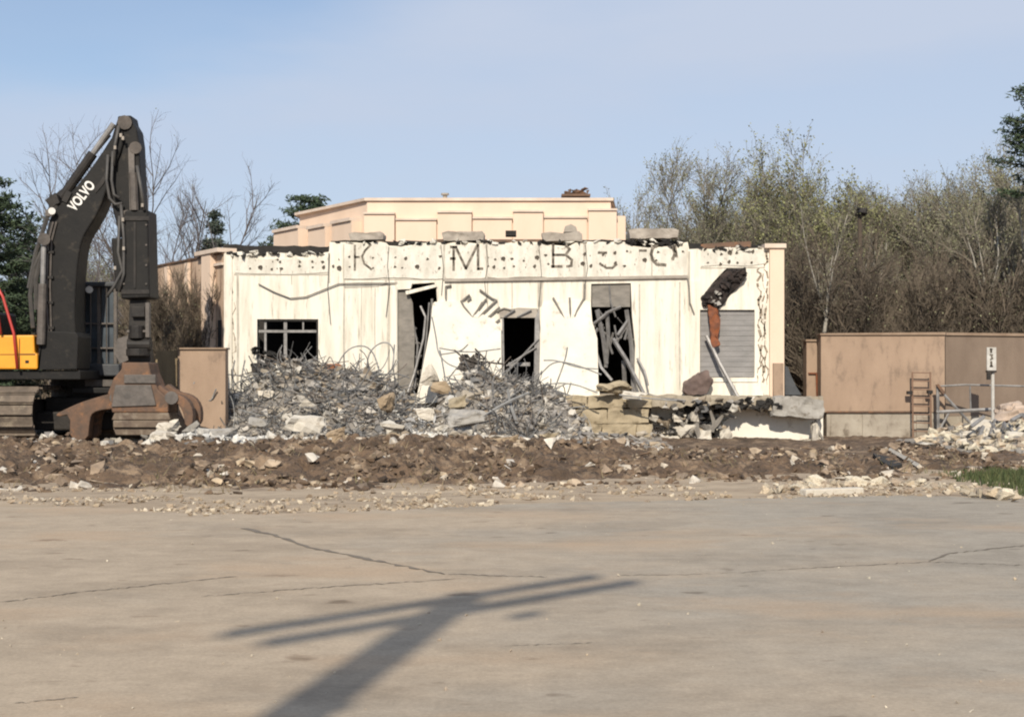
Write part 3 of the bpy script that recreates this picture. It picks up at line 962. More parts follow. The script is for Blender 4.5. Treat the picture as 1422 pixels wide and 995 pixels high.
# right doorway with torn metal studs
mb = MB()
mb.pbox(822, 875, 394.5, 426, FY + .06, .05)
mb.build('transom_board', M['grey_panel'], bld)
r = random.Random(17)
mb = MB()
def strap(pts, w=.05):
    mb.mark().tube([at(*p) for p in pts], w, 4)
strap([(846, 396, FY), (848, 420, FY - .05), (855, 440, FY - .08)], .02)
strap([(829, 430, FY), (838, 470, FY - .05), (842, 505, FY - .02)], .05)
strap([(843, 432, FY), (845, 470, FY), (841, 510, FY)], .045)
strap([(824, 450, FY - .1), (845, 433, FY - .12), (862, 426, FY)], .035)
strap([(851, 470, FY - .08), (870, 500, FY - .2), (893, 545, FY - .5)], .05)
strap([(870, 430, FY), (877, 480, FY - .05), (880, 545, FY - .1)], .05)
strap([(858, 465, FY - .1), (872, 445, FY - .05)], .04)
strap([(828, 488, FY), (835, 510, FY - .2), (850, 528, FY - .4)], .04)
strap([(885, 497, FY - .1), (895, 515, FY - .2), (900, 535, FY - .3)], .03)
strap([(820, 478, FY - .1), (830, 455, FY - .1)], .025)
strap([(866, 500, FY + .1), (868, 545, FY + .1)], .05)
for k in range(16):
    x, y = r.uniform(825, 876), r.uniform(428, 470)
    strap([(x, y, FY + r.uniform(-.1, .2)), (x + r.uniform(-14, 14), y + r.uniform(4, 26), FY + r.uniform(-.15, .2))], r.uniform(.012, .035))
strap([(893, 545, FY - .5), (920, 552, FY - .6), (950, 556, FY - .7)], .02)
mb.build_each('torn_stud', M['steel'], bld)

# right window closed by a corrugated shutter, its frame and sill
mb = MB()
for k in range(13):
    y0 = 430.5 + k * 7.15
    mb.pprism([(972.5, y0), (1047.5, y0), (1047.5, y0 + 6.9), (972.5, y0 + 6.9)], FY + .08 + (.01 if k % 2 else 0), .05)
sh = mb.build('window_shutter', M['grey_metal'], bld)
mb = MB()
mb.pbox(968, 1052, 524.5, 530, FY - .10, .12)
mb.build('window_sill', M['plaster'], bld)
mb = MB()
mb.pbox(966, 1060, 531, 549, FY - .16, .17)
mb.build('plinth', M['plaster'], bld)

# torn beam end hanging out of the gash
mb = MB()
mb.prism([XZ(x, y, FY) for x, y in [(976, 424), (974, 414), (990, 394), (1008, 377), (1012, 372), (1034, 371), (1036, 383), (1022, 400), (1005, 417), (997, 428)]], FY - .12, FY + .12)
mv, mf = roughen([Vector(v) for v in mb.v], mb.f, 3, .07, 2.6, 3)
mb = MB()
mb.add(mv, mf)
r = random.Random(3)
for k in range(44):
    t = r.random()
    mb.chunk(at(980 + t * 50 + r.uniform(-6, 6), 420 - t * 42 + r.uniform(-6, 6), FY - .15), r.uniform(.1, .25), r)
hb = mb.build('torn_beam', M['char_brown'], bld)
mb = MB()
for k in range(9):
    mb.chunk(at(993 + r.uniform(-9, 10), 415 + r.uniform(-12, 8), FY - .28), r.uniform(.06, .16), r)
mb.build('mortar_lump', M['grey_chunk'], hb)
mb = MB()
mb.pprism([(983, 424), (998, 428), (1000, 445), (996, 466), (998, 478), (991, 482), (987, 474), (987, 448)], FY - .2, .10)
mv, mf = roughen([Vector(v) for v in mb.v], mb.f, 3, .05, 3, 5)
mb = MB()
mb.add(mv, mf)
mb.build('rusty_plate', M['rust'], hb)
mb = MB()
mb.tube([at(981, 466, FY - .1), at(1000, 505, FY - .25), at(1026, 553, FY - .5)], .045, 6)
mb.build('leaning_rod', M['steel'], bld)
mb = MB()
mb.pbox(1074, 1088, 504, 549, FY - .2, .09)
mb.build('pilaster_foot', M['tan_wall'], bld)

# foundation, white basement wall with a torn void, overhanging floor slab
mb = MB()
for j, (y0, y1) in enumerate(((548, 566), (567, 587), (588, 618))):
    x = 770 - j * 14
    while x < 903:
        wpx = 38 + r.uniform(-8, 22)
        x1 = min(x + wpx, 907)
        mb.pprism([(x, y0 + r.uniform(0, 2)), (x1 - 1, y0 + r.uniform(0, 2)), (x1 - 1, y1), (x, y1)], FY - .75 + r.uniform(-.06, .06), .6)
        x = x1
mv, mf = roughen(mb.v and [Vector(v) for v in mb.v], mb.f, 3, .05, 2.2, 4)
mb = MB()
mb.add(mv, mf)
mb.build('foundation_block', M['stone_tan'], bld)
mb = MB()
mb.bb(fx(312), fx(903), FY - .05, FY - .004, -.3, zf_ - .005)
mb.build('foundation_wall', M['concrete'], bld)
r = random.Random(13)
outer = [(904, 630), (904, 552), (1143, 552), (1143, 630)]
void = jag((908, 612), (906, 566), 5, 4, r) + jag((915, 562), (985, 556), 6, 3, r) + jag((1000, 560), (1012, 580), 3, 4, r) + jag((1004, 586), (996, 600), 3, 5, r) + jag((990, 610), (958, 598), 4, 5, r) + jag((950, 588), (945, 596), 2, 3, r) + jag((940, 606), (912, 604), 4, 4, r)
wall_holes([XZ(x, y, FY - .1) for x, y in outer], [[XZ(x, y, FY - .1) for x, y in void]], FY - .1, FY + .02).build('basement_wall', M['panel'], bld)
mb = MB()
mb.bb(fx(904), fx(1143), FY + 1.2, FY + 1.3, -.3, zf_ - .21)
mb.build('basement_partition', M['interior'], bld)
SY = FY - .62
edge = jag((902, 549), (1143, 551), 22, 1.2, r)
under = [(1143, 566)] + jag((1138, 572), (1078, 570), 6, 3, r) + jag((1060, 568), (1000, 560), 7, 4, r) + jag((985, 562), (905, 565), 8, 5, r)
mb = MB()
mb.prism([XZ(x, y, SY) for x, y in edge + under], SY, FY - .102)
mv, mf = roughen([Vector(v) for v in mb.v], mb.f, 3, .035, 2.5, 6)
mb = MB()
mb.add(mv, mf)
mb.build('broken_floor_slab', M['old_concrete'], bld)
mb = MB()
mb.prism([XZ(x, y, SY) for x, y in [(1076, 553), (1100, 549), (1122, 551), (1141, 556), (1144, 568), (1140, 579), (1118, 580), (1085, 577), (1073, 576)]], SY - .08, SY + .5)
mv, mf = roughen([Vector(v) for v in mb.v], mb.f, 3, .06, 2.0, 8)
mb = MB()
mb.add(mv, mf)
mb.build('slab_end', M['grey_chunk'], bld)
mb = MB()
for k in range(46):
    x = r.uniform(915, 1075)
    mb.chunk(at(x, 560 + r.uniform(-6, 8) , SY - .05 + r.uniform(-.05, .2)), r.uniform(.06, .3), r)
for k in range(80):
    x = r.uniform(905, 1004)
    mb.chunk(at(x, r.uniform(575, 618), FY - .1 + r.uniform(-.35, .4)), r.uniform(.06, .34), r)
tag(mb.build('torn_slab_rubble', M['chunks'], bld), kind='stuff')
mb = MB()
for k in range(22):
    x = r.uniform(905, 1010)
    mb.chunk(at(x, r.uniform(556, 600), FY - .22 + r.uniform(-.25, .2)), (r.uniform(.1, .4), r.uniform(.1, .3), r.uniform(.1, .25)), r)
for k in range(34):  # black chunks imitate the shade under the slab edge
    mb.chunk(at(r.uniform(960, 1078), 562 + r.uniform(-6, 5), SY + .0), (r.uniform(.12, .4), .22, r.uniform(.06, .16)), r)
tag(mb.build('wreckage_or_shade', M['dark'], bld), kind='stuff')
mb = MB()
for (x0, y0, x1, y1, w) in ((968, 568, 972, 610, .10), (985, 566, 990, 600, .07), (1005, 575, 978, 606, .09), (1000, 572, 1022, 580, .06), (940, 570, 960, 604, .07), (1132, 580, 1136, 622, .05), (1128, 585, 1144, 612, .06)):
    mb.mark().tube([at(x0, y0, FY - .40), at((x0 + x1) / 2 + r.uniform(-5, 5), (y0 + y1) / 2 + r.uniform(-4, 4), FY - .5), at(x1, y1, FY - .55)], [w * .3, w * .75, w * .4], 5)
mb.build_each('broken_strut', M['grey_panel'], bld)
mb = MB()
mb.pprism([(950, 543), (953, 533), (962, 526), (972, 518), (983, 516), (985, 530), (980, 545), (955, 548)], FY - .55, .4)
mv, mf = roughen([Vector(v) for v in mb.v], mb.f, 3, .08, 2.2, 5)
mb = MB()
mb.add(mv, mf)
tag(mb.build('boulder', mat('dark_purple_stone', (.17, .12, .10), (.10, .07, .06), 3, .95, .6, 12), bevel=.04), 'dark reddish lump of masonry on the broken floor slab by the shutter', 'rubble lump')

mb = MB()
r = random.Random(93)
for (x, y, w_, h_) in ((950, 598, 34, 20), (925, 612, 44, 14), (975, 606, 26, 22), (942, 580, 18, 14), (1010, 600, 22, 26), (1132, 600, 14, 34), (1120, 616, 30, 12), (965, 575, 14, 22), (1030, 563, 26, 8), (1060, 566, 18, 10)):
    c = at(x, y, FY - .5)
    s_ = FY / F
    tv, tf = roughen(*HULLS[r.randrange(14)], 2, .10, 2.6, x)
    mb.mark().add([c + Vector((p.x * w_ * s_, p.y * .4, p.z * h_ * s_)) for p in tv], tf)
mb.build_each('plaster_lump', M['pale_chunk'], bld)
# angled left wing
Y2 = 37.6
A = Vector((fx(311), FY + .02, 0))
B = Vector((fx(208, Y2), Y2, 0))
d = (B - A).normalized()
nrm = Vector((d.y, -d.x, 0))
if nrm.y > 0: nrm = -nrm
L_ = (B - A).length
def wing_quad(mb, t0, t1, z0, z1, out0, out1):
    a, b = A + d * L_ * t0, A + d * L_ * t1
    p = [a + nrm * out1, b + nrm * out1, b + nrm * out0, a + nrm * out0]
    vs = [(q.x, q.y, z0) for q in p] + [(q.x, q.y, z1) for q in p]
    mb.add(vs, [(0, 3, 2, 1), (4, 5, 6, 7), (0, 1, 5, 4), (1, 2, 6, 5), (2, 3, 7, 6), (3, 0, 4, 7)])
zt = fz(350)
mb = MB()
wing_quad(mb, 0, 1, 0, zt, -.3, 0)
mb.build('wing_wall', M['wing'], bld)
mb = MB()
mb.mark(); wing_quad(mb, .10, .21, 0, zt - .002, .001, .14)
mb.mark(); wing_quad(mb, .42, .46, 0, zt - .1, .001, .08)
mb.mark(); wing_quad(mb, .70, .74, 0, zt - .1, .001, .08)
mb.build_each('pilaster', M['peach'], bld)
mb = MB()
wing_quad(mb, -.005, .28, zt + .003, zt + .10, -.3, .18)
wing_quad(mb, .0, .10, zt - .30, zt - .24, .001, .07)
mb.build('wing_coping', M['peach_cap'], bld)
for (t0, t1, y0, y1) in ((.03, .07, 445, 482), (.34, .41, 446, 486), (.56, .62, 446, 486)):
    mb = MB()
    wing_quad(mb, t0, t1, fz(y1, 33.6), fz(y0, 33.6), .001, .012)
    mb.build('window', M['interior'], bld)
mb = MB()
wing_quad(mb, .0, 1, zt - .04, zt + .0, .004, .05)
mb.build('wing_trim', M['rusty_dark'], bld)

# stepped peach storey set back on the roof
TY, TY2 = 38.0, 41.6
zt0 = CAMZ + (HY - 275) / F * TY
zb0 = zr - .05
tow = bld
c_fl, c_fr = Vector((fx(510, TY), TY)), Vector((fx(848, TY), TY))
c_bl, c_br = Vector((fx(416, TY2), TY2)), Vector((fx(856, TY + 5), TY + 5))
def poly_block(name, pts, z0, z1, m, parent=bld):
    mb = MB()
    n = len(pts)
    area = sum(pts[i][0] * pts[(i + 1) % n][1] - pts[(i + 1) % n][0] * pts[i][1] for i in range(n))
    if area < 0: pts = pts[::-1]
    vs = [(p[0], p[1], z0) for p in pts] + [(p[0], p[1], z1) for p in pts]
    fs = [tuple(range(n - 1, -1, -1)), tuple(range(n, 2 * n))] + [(i, (i + 1) % n, (i + 1) % n + n, i + n) for i in range(n)]
    mb.add(vs, fs)
    return mb.build(name, m, parent)
poly_block('upper_storey_wall', [c_fl, c_fr, c_br, (c_br.x, 45), (c_bl.x, 45), c_bl], zb0, zt0 - .08, M['peach'])
e = .07
poly_block('upper_storey_coping', [(c_fl.x - e, c_fl.y - e), (c_fr.x + e, c_fr.y - e), (c_br.x + e, c_br.y), (c_br.x + e, 45.1), (c_bl.x - e * 2, 45.1), (c_bl.x - e * 2, c_bl.y - e)], zt0 - .078, zt0, M['peach_cap'])
# stepped relief blocks on the front face
def zT(py): return CAMZ + (HY - py) / F * (TY - .1)
TYb = TY - .1
for k, (x0, x1, y, dep, cap) in enumerate(((506, 548, 298, .18, 1), (550, 606, 306, .10, 1), (608, 655, 296, .18, 1), (657, 711, 304, .10, 1), (713, 754, 295, .18, 1), (756, 815, 303, .10, 1), (817, 856, 293, .18, 1))):
    mb = MB()
    mb.bb(fx(x0, TYb), fx(x1, TYb), TY - dep, TY - .002, zb0, zT(y))
    o = mb.build('relief_block', M['peach'], bld)
    mb = MB()
    mb.bb(fx(x0, TYb) - .015, fx(x1, TYb) + .015, TY - dep - .05, TY - .003, zT(y) + .002, zT(y) + .055)
    mb.build('relief_cap', M['peach_cap'], o)
mb = MB()
mb.bb(fx(857, TYb), fx(870, TYb), TY + .2, TY + 3, zb0, zT(298))
mb.build('relief_block', M['peach'], bld)
# chamfered left face blocks
Dc = (c_bl - c_fl)
for (t0, t1, py, out) in ((.08, .36, 310, .30), (.40, .66, 318, .42), (.72, 1.12, 322, .6)):
    a, b = c_fl + Dc * t0, c_fl + Dc * t1
    n2 = Vector((Dc.y, -Dc.x)).normalized()
    if n2.y > 0: n2 = -n2
    ym = (a.y + b.y) / 2
    pts = [a, b, b + n2 * out, a + n2 * out]
    z1 = CAMZ + (HY - py) / F * ym
    o = poly_block('relief_block', pts, zb0, z1, M['peach'])
    poly_block('relief_cap', [a, b, b + n2 * (out + .06), a + n2 * (out + .06)], z1 + .002, z1 + .09, M['peach_cap'], o)
# vents and wreckage on the roofs
mb = MB()
r = random.Random(8)
for k in range(16):
    mb.chunk(at(r.uniform(780, 815), 270 - abs(r.gauss(0, 3)), TY + .3), r.uniform(.12, .28), r)
mb.pbox(780, 820, 269, 272, TY + .1, .4)
tag(mb.build('roof_debris', M['rusty_dark']), 'dark lump of wreckage lying on the coping of the peach upper storey', 'debris')
mb = MB()
mb.tube([at(618, 276, TY + 1), at(618, 270, TY + 1)], .06, 8)
mb.tube([at(618, 271, TY + 1), at(618, 268.5, TY + 1)], .11, 8)
mb.build('roof_vent', M['lintel'], bld)
mb = MB()
mb.pbox(702, 717, 320, 327, FY + 1.0, .4)
mb.build('roof_vent', M['dark'], bld)
mb = MB()
mb.pprism([(783, 322), (785, 314), (793, 311), (800, 315), (802, 322)], FY + 1.2, .4)
mb.build('roof_vent', M['lintel'], bld)

# ------------------------------------------------------------------ left tan wall
lw = thing('brown_wall', 'low tan wall with its left end painted darker as shade standing left of the cream building', 'wall', tuple(at(280, 604, 29.3)))
mb = MB()
mb.pbox(247, 313, 485, 616, 29.4, .3)
mb.build('wall_face', M['tan_wall'], lw)
mb = MB()
mb.pbox(216, 246.7, 487, 614, 29.46, .24)
mb.build('wall_shaded_end', M['shaded_wall'], lw)
mb = MB()
mb.pbox(246, 314, 482.5, 484.8, 29.35, .4)
mb.build('wall_coping', M['wall_cap'], lw)

# ------------------------------------------------------------------ right tan walls
WY = 34.0
w1 = thing('brown_wall', 'long tan rendered wall on a grey concrete base right of the building', 'wall', tuple(at(1226, 613, WY)))
mb = MB()
mb.pbox(1140, 1312, 465, 572, WY, .35)
mb.build('wall_face', M['tan_wall'], w1)
mb = MB()
mb.pprism([(1139, 465), (1139, 462.5), (1313, 461), (1313, 464.8)], WY - .05, .45)
mb.build('wall_coping', M['wall_cap'], w1)
mb = MB()
mb.pbox(1148, 1311, 573, 625, WY + .03, .3)
mb.pbox(1273, 1308, 576, 625, WY, .029)
mb.pbox(1154, 1192, 576, 625, WY, .029)
mb.pbox(1198, 1266, 575, 625, WY, .029)
mb.build('concrete_base', M['concrete'], w1)
mb = MB()
mb.pbox(1148, 1266, 570.5, 572.8, WY - .03, .029)
mb.build('rust_line', M['rusty_dark'], w1)
w2 = thing('brown_wall', 'short narrow tan wall end just right of the cream building', 'wall', tuple(at(1130, 613, WY + .5)))
mb = MB()
mb.pbox(1120, 1139, 474, 620, WY + .5, .4)
mb.build('wall_face', M['tan_wall'], w2)
mb = MB()
mb.pbox(1119, 1140, 471, 473.8, WY + .45, .5)
mb.build('wall_coping', M['wall_cap'], w2)
mb = MB()
mb.pbox(1123, 1136, 517, 519, WY + .44, .05)
mb.tube([at(1134, 518, WY + .44), at(1135, 550, WY + .44)], .025)
mb.build('rusty_bracket', M['rust'], w2)
w3 = thing('brown_wall', 'darker weathered brown wall behind the sign post at the right edge', 'wall', tuple(at(1370, 600, WY + .6)))
mb = MB()
a, b = at(1313, 0, WY + .36), at(1560, 0, WY + 2.4)
z1 = CAMZ + (HY - 465) / F * WY
q = [(a.x, a.y), (b.x, b.y), (b.x, b.y + .35), (a.x, a.y + .35)]
def qprism(q, z0, z1, m_=None):
    m_ = m_ or MB()
    return m_.add([(x, y, z0) for x, y in q] + [(x, y, z1) for x, y in q], [(3, 2, 1, 0), (4, 5, 6, 7), (0, 1, 5, 4), (1, 2, 6, 5), (2, 3, 7, 6), (3, 0, 4, 7)])
qprism(q, .5, z1).build('wall_face', M['dark_tan'], w3)
q = [(a.x, a.y - .05), (b.x, b.y - .05), (b.x, b.y + .4), (a.x, a.y + .4)]
qprism(q, z1 + .003, z1 + .07).build('wall_coping', M['wall_cap'], w3)
q = [(a.x, a.y - .03), (b.x, b.y - .03), (b.x, b.y + .3), (a.x, a.y + .3)]
qprism(q, -.2, .495).build('concrete_base', M['old_concrete'], w3)
# dark tarpaulin behind the slab end
mb = MB()
mb.pprism([(1090, 548), (1090, 508), (1094, 509), (1098, 520), (1105, 535), (1113, 548)], FY + .3, .5)
tag(mb.build('tarpaulin', M['cab_grey']), 'dark folded sheet slumped between the building corner and the narrow tan wall', 'sheet')

# steel ladder
LY = WY - .25
lad = thing('ladder', 'rusty steel ladder standing upright against the long tan wall', 'ladder', tuple(at(1280, 613, LY)))
for x in (1267, 1292):
    mb = MB()
    mb.tube([at(x, 516, LY), at(x + 1, 615, LY)], .022, 6)
    mb.build('ladder_rail', M['ladder'], lad)
for k in range(9):
    mb = MB()
    y = 517 + k * 11.6
    mb.tube([at(1267, y, LY), at(1292, y + .5, LY)], .016, 6)
    mb.build('rung', M['ladder'], lad)
mb = MB()
for x, y in ((1263, 545), (1291, 544)):
    mb.mark().box(at(x, y, LY), (.12, .12, .08))
mb.build_each('clamp', M['dark_metal'], lad)
# pipe railing
rl = thing('pipe_railing', 'bent grey pipe railing in front of the darker brown wall', 'railing', tuple(at(1350, 610, LY)))
for pts, rr in (([(1305, 536), (1340, 534), (1422, 536), (1470, 538)], .025), ([(1302, 536), (1303, 612)], .04), ([(1300, 572), (1380, 568), (1422, 568)], .05), ([(1302, 538), (1322, 560), (1348, 588)], .035), ([(1303, 600), (1318, 572)], .03), ([(1347, 536), (1348, 568)], .02)):
    mb = MB()
    mb.tube([at(x, y, LY - .1) for x, y in pts], rr, 6)
    mb.build('pipe', M['steel'], rl)
mb = MB()
mb.pprism([(1300, 534), (1304, 533), (1313, 545), (1310, 548)], LY - .2, .06)
mb.build('bracket', M['rusty_dark'], rl)

# sign post
PY = 33.0
sp = thing('sign_post', 'narrow white sign with black marks on a white post before the brown wall', 'sign', tuple(at(1379, 600, PY)))
mb = MB()
mb.tube([at(1379, 610, PY), at(1378.5, 515, PY)], .04, 8)
mb.build('post', M['dull_white'], sp)
mb = MB()
mb.pbox(1370.5, 1383.5, 482, 514, PY - .07, .03)
sg = mb.build('sign_plate', M['dull_white'], sp)
mb = MB()
mk = lambda pts, w: mb.strip([XZ(x, y, PY) for x, y in pts], w, PY - .071)
mk([(1374.5, 484.5), (1375, 489)], .05); mk([(1373.5, 484.5), (1376.5, 485)], .03)
mk([(1373.5, 492.5), (1376.5, 492.5), (1375.5, 495), (1377, 497.5), (1374, 499)], .035)
mk([(1375, 502), (1375.3, 508)], .05); mk([(1373.5, 508.5), (1377, 508.5)], .035)
mb.build('sign_marks', M['hole'], sg)
mb = MB()
mb.pbox(1371, 1384, 514.2, 517, PY - .09, .12)
mb.pbox(1371, 1376, 517.2, 527, PY - .08, .06)
mb.build('bracket', M['dark_metal'], sp)

# ------------------------------------------------------------------ excavator
EY = 28.0
ex = thing('excavator', 'large black and yellow tracked excavator with its boom folded and grapple on the ground', 'excavator', tuple(at(70, 607, EY)))
def E(px, py, dy=0): return at(px, py, EY + dy)
def track(x0, x1, ytop, ybot, yfront, length, name='track'):
    zb, zt_ = at(0, ybot, yfront).z, at(0, ytop, yfront).z
    h = zt_ - zb
    rad = h / 2
    xa, xb = at(x0, 0, yfront).x, at(x1, 0, yfront).x
    path = []
    n = 9
    yc0, yc1 = yfront + rad, yfront + length - rad
    per = 2 * (yc1 - yc0) + 2 * math.pi * rad
    N_ = int(per / .22)
    mb = MB()
    for i in range(N_):
        s = i / N_ * per
        if s < yc1 - yc0:
            y, z, ang = yc0 + s, zt_, 0
        elif s < yc1 - yc0 + math.pi * rad:
            a = (s - (yc1 - yc0)) / rad
            y, z, ang = yc1 + math.sin(a) * rad, zb + rad + math.cos(a) * rad, -a
        elif s < 2 * (yc1 - yc0) + math.pi * rad:
            q_ = s - (yc1 - yc0) - math.pi * rad
            y, z, ang = yc1 - q_, zb, math.pi
        else:
            a = (s - 2 * (yc1 - yc0) - math.pi * rad) / rad + math.pi
            y, z, ang = yc0 + math.sin(a) * rad, zb + rad + math.cos(a) * rad, -a
        m_ = Matrix.Rotation(ang, 3, 'X')
        mb.box(((xa + xb) / 2, y, z), (xb - xa, .205, .035), m_)
        mb.box(Vector(((xa + xb) / 2, y, z)) + m_ @ Vector((0, -.07, .035)), (xb - xa - .01, .03, .05), m_)
    t = mb.build(name, M['track'], ex, bevel=.008)
    mb = MB()
    xm0, xm1 = xa + (xb - xa) * .22, xb - (xb - xa) * .22
    for yy in (yc0, yc1):
        mb.tube([(xm0, yy, zb + rad), (xm1, yy, zb + rad)], rad * .86, 16)
    mb.bb(xm0 + .03, xm1 - .03, yc0, yc1, zb + rad * .45, zb + rad * 1.5)
    mb.build('track_frame', M['dark_metal'], t)
track(-32, 45, 541, 607, 27.3, 4.6)
track(120, 194, 556, 606, 28.5, 4.0)
mb = MB()
mb.bb(E(46, 0).x, E(166, 0).x, 28.7, 31.4, E(0, 596).z, E(0, 552).z)
mb.bb(E(40, 0).x, E(150, 0).x, 28.3, 28.69, E(0, 598).z, E(0, 572).z)
mb.build('undercarriage', M['dark_metal'], ex, bevel=.03)
mb = MB()
yc = 30.0
zc0, zc1 = E(0, 553).z, E(0, 527).z
mb.tube([(E(98, 0).x, yc, zc0), (E(98, 0).x, yc, zc1)], 1.0, 28)
mb.build('turntable', M['dark_metal'], ex)
mb = MB()
mb.pprism([(-170, 527), (-170, 515), (112, 514), (112, 527)], EY - .35, 3.2)
mb.pbox(100, 160, 538, 546, EY + .3, .25)
mb.build('upper_frame', M['black_paint'], ex, bevel=.02)
mb = MB()
mb.pprism([(-180, 512), (-180, 466), (47, 465), (48, 490), (52, 492), (52, 512.5)], EY - .45, .9)
bp_ = mb.build('body_panel', M['yellow'], ex, bevel=.03)
mb = MB()
mb.pbox(28, 49, 491, 492.5, EY - .458, .006)
mb.pbox(35, 40, 500, 504, EY - .458, .006)
mb.pbox(-60, 27, 491.5, 492.3, EY - .458, .006)
mb.pbox(26.5, 27.5, 470, 510, EY - .458, .006)
mb.build('panel_seam', M['dark_metal'], bp_)
mb = MB()
mb.pbox(-180, -30, 430, 464.5, EY + .1, 2.2)
mb.build('engine_cover', M['black_paint'], ex, bevel=.05)
mb = MB()
mb.pprism([(50, 513), (53, 513), (53, 463), (60, 459), (106, 461), (109, 468), (107, 513)], EY - .42, .85)
mb.build('boom_foot', M['black_paint'], ex, bevel=.03)
# red hand rails
for pts in (([(-14, 380), (4, 412), (19, 462), (24, 512)]), ([(-20, 405), (-4, 430), (1, 464)])):
    mb = MB()
    mb.tube([E(x, y, -.52) for x, y in pts], .028, 8)
    mb.build('hand_rail', M['red'], ex, smooth=True)
# cab behind the boom
cab = MB()
CY = EY + .9
cab.pprism([(108, 522), (110, 505), (165, 505), (166, 522)], CY, 1.3)
cb = cab.build('cab', M['cab_grey'], ex, bevel=.03)
MB().pbox(112, 165, 391, 398, CY - .05, 1.4).build('cab_roof', M['cab_grey'], cb, bevel=.03)
mb = MB()
for x in (115, 137, 160):
    mb.pbox(x - 2, x + 2, 398.2, 504.8, CY + .02, .1)
mb.pbox(117.2, 134.8, 448, 450, CY + .03, .06)
mb.pbox(117.2, 134.8, 482, 484, CY + .03, .06)
mb.pbox(139.2, 157.8, 448, 450, CY + .03, .06)
mb.pbox(139.2, 157.8, 482, 484, CY + .03, .06)
for x in (126, 148):
    mb.tube([at(x, 399, CY + .015), at(x, 504, CY + .015)], .012, 4)
mb.build('cab_guard', M['worn_metal'], cb)
mb = MB()
mb.pbox(117.5, 157.5, 398.3, 504.7, CY + .13, .02)
mb.pbox(112, 113.5, 398.3, 504.7, CY + .15, 1.1)
mb.build('cab_window', M['glass'], cb)
mb = MB()
for x, y in ((103, 401), (124, 402)):
    mb.mark().tube([at(x, y, CY - .12), at(x, y, CY - .28)], .075, 10)
mb.build_each('work_lamp', M['white_paint'], cb)
mb = MB()
mb.pbox(118, 160, 527, 536, CY - .1, .1)
mb.build('cab_step', M['worn_metal'], cb)
# boom
def smooth_poly(pts, it=2):
    for _ in range(it):
        out = []
        n = len(pts)
        for i in range(n):
            a, b = pts[i], pts[(i + 1) % n]
            out += [(a[0] * .75 + b[0] * .25, a[1] * .75 + b[1] * .25), (a[0] * .25 + b[0] * .75, a[1] * .25 + b[1] * .75)]
        pts = out
    return pts
boom = [(64, 482), (60, 400), (62, 330), (70, 298), (88, 277), (112, 252), (138, 217), (155, 190), (166, 176), (172, 186), (170, 205), (158, 235), (146, 270), (136, 296), (124, 315), (115, 330), (110, 350), (106, 390), (104, 430), (106, 482)]
mb = MB()
mb.pprism(smooth_poly(boom, 1), EY - .33, .62)
bm_ = mb.build('boom', M['black_paint'], ex, bevel=.03)
# dark recessed flank along the inner curve of the boom
inner = [(95, 480), (88, 440), (84, 400), (86, 365), (94, 345), (110, 322), (130, 300), (143, 272), (146, 271), (136, 297), (124, 316), (115, 331), (110, 351), (106, 390), (104, 430), (105, 480)]
mb = MB()
mb.pprism(inner, EY - .30, .56)
mb.build('boom_web', M['dark_metal'], bm_)
txt = bpy.data.curves.new('lettering', 'FONT')
txt.body = 'VOLVO'
txt.size = .205
txt.extrude = .003
txt.align_x, txt.align_y = 'CENTER', 'CENTER'
txt.space_character = 1.02
txt.materials.append(M['white_paint'])
txt.offset = .006
tmp = bpy.data.objects.new('lettering_curve', txt)
COL.objects.link(tmp)
bpy.context.view_layer.update()
me = bpy.data.meshes.new_from_object(tmp.evaluated_get(bpy.context.evaluated_depsgraph_get()))
bpy.data.objects.remove(tmp)
me.name = 'lettering'
to = bpy.data.objects.new('lettering', me)
COL.objects.link(to)
to.parent = bm_
c = E(121, 275)
to.matrix_local = Matrix.Translation(Vector((c.x, EY - .336, c.z)) - Vector(world_loc(ex))) @ Matrix.Rotation(R(90), 4, 'X') @ Matrix.Rotation(R(52), 4, 'Z') @ Matrix.Diagonal((.95, 1.35, 1, 1))
def cyl(name, p0, p1, r0, r1, m0, parent):
    """hydraulic cylinder: barrel and rod"""
    p0, p1 = Vector(p0), Vector(p1)
    mid = p0.lerp(p1, .6)
    b_ = MB().tube([p0, mid], r0, 12).build(name, m0, parent)
    MB().tube([mid, p1], r1, 10).build('piston_rod', M['steel'], b_)
    return b_
cyl('boom_cylinder', E(57, 478, -.48), E(61, 338, -.48), .085, .05, M['worn_metal'], ex)
mb = MB()
mb.tube([E(61, 332, -.58), E(61, 332, .45)], .12, 12)
mb.box(E(69, 296, -.42), (.14, .12, .12))
mb.build('boom_pin', M['worn_metal'], ex)
mb = MB()
for k, off in enumerate((0, 4.5)):
    mb.mark().tube([E(67 + off, 470, -.36), E(65 + off, 400, -.36), E(67 + off, 335, -.36), E(74 + off, 308, -.36)], .02, 6)
mb.build_each('hydraulic_line', M['worn_metal'], bm_)
mb = MB()
for x, y in ((68, 455), (67, 420), (67, 385), (68, 350)):
    mb.mark().box(E(x + 1.5, y, -.365), (.16, .05, .05))
mb.build_each('line_clamp', M['dark_metal'], bm_)
mb = MB()
mb.tube([E(72, 293, -.36), E(72, 293, -.5)], .07, 10)
mb.build('work_lamp', M['white_paint'], bm_)
mb = MB()
mb.pprism([(130, 262), (140, 250), (150, 232), (153, 236), (143, 256), (133, 268)], EY - .35, .02)
mb.build('boom_plate', M['dark_metal'], bm_)
cyl('arm_cylinder', E(86, 275, -.05), E(158, 172, -.05), .10, .06, M['dark_metal'], ex)
mb = MB()
r = random.Random(2)
for k in range(7):
    x = 74 + r.uniform(-8, 22)
    mb.box(E(x, 283 - (x - 74) * .8 + r.uniform(-4, 8), r.uniform(-.3, .3)), (r.uniform(.1, .25), .2, r.uniform(.1, .25)), (0, r.uniform(-1, 1), 0))
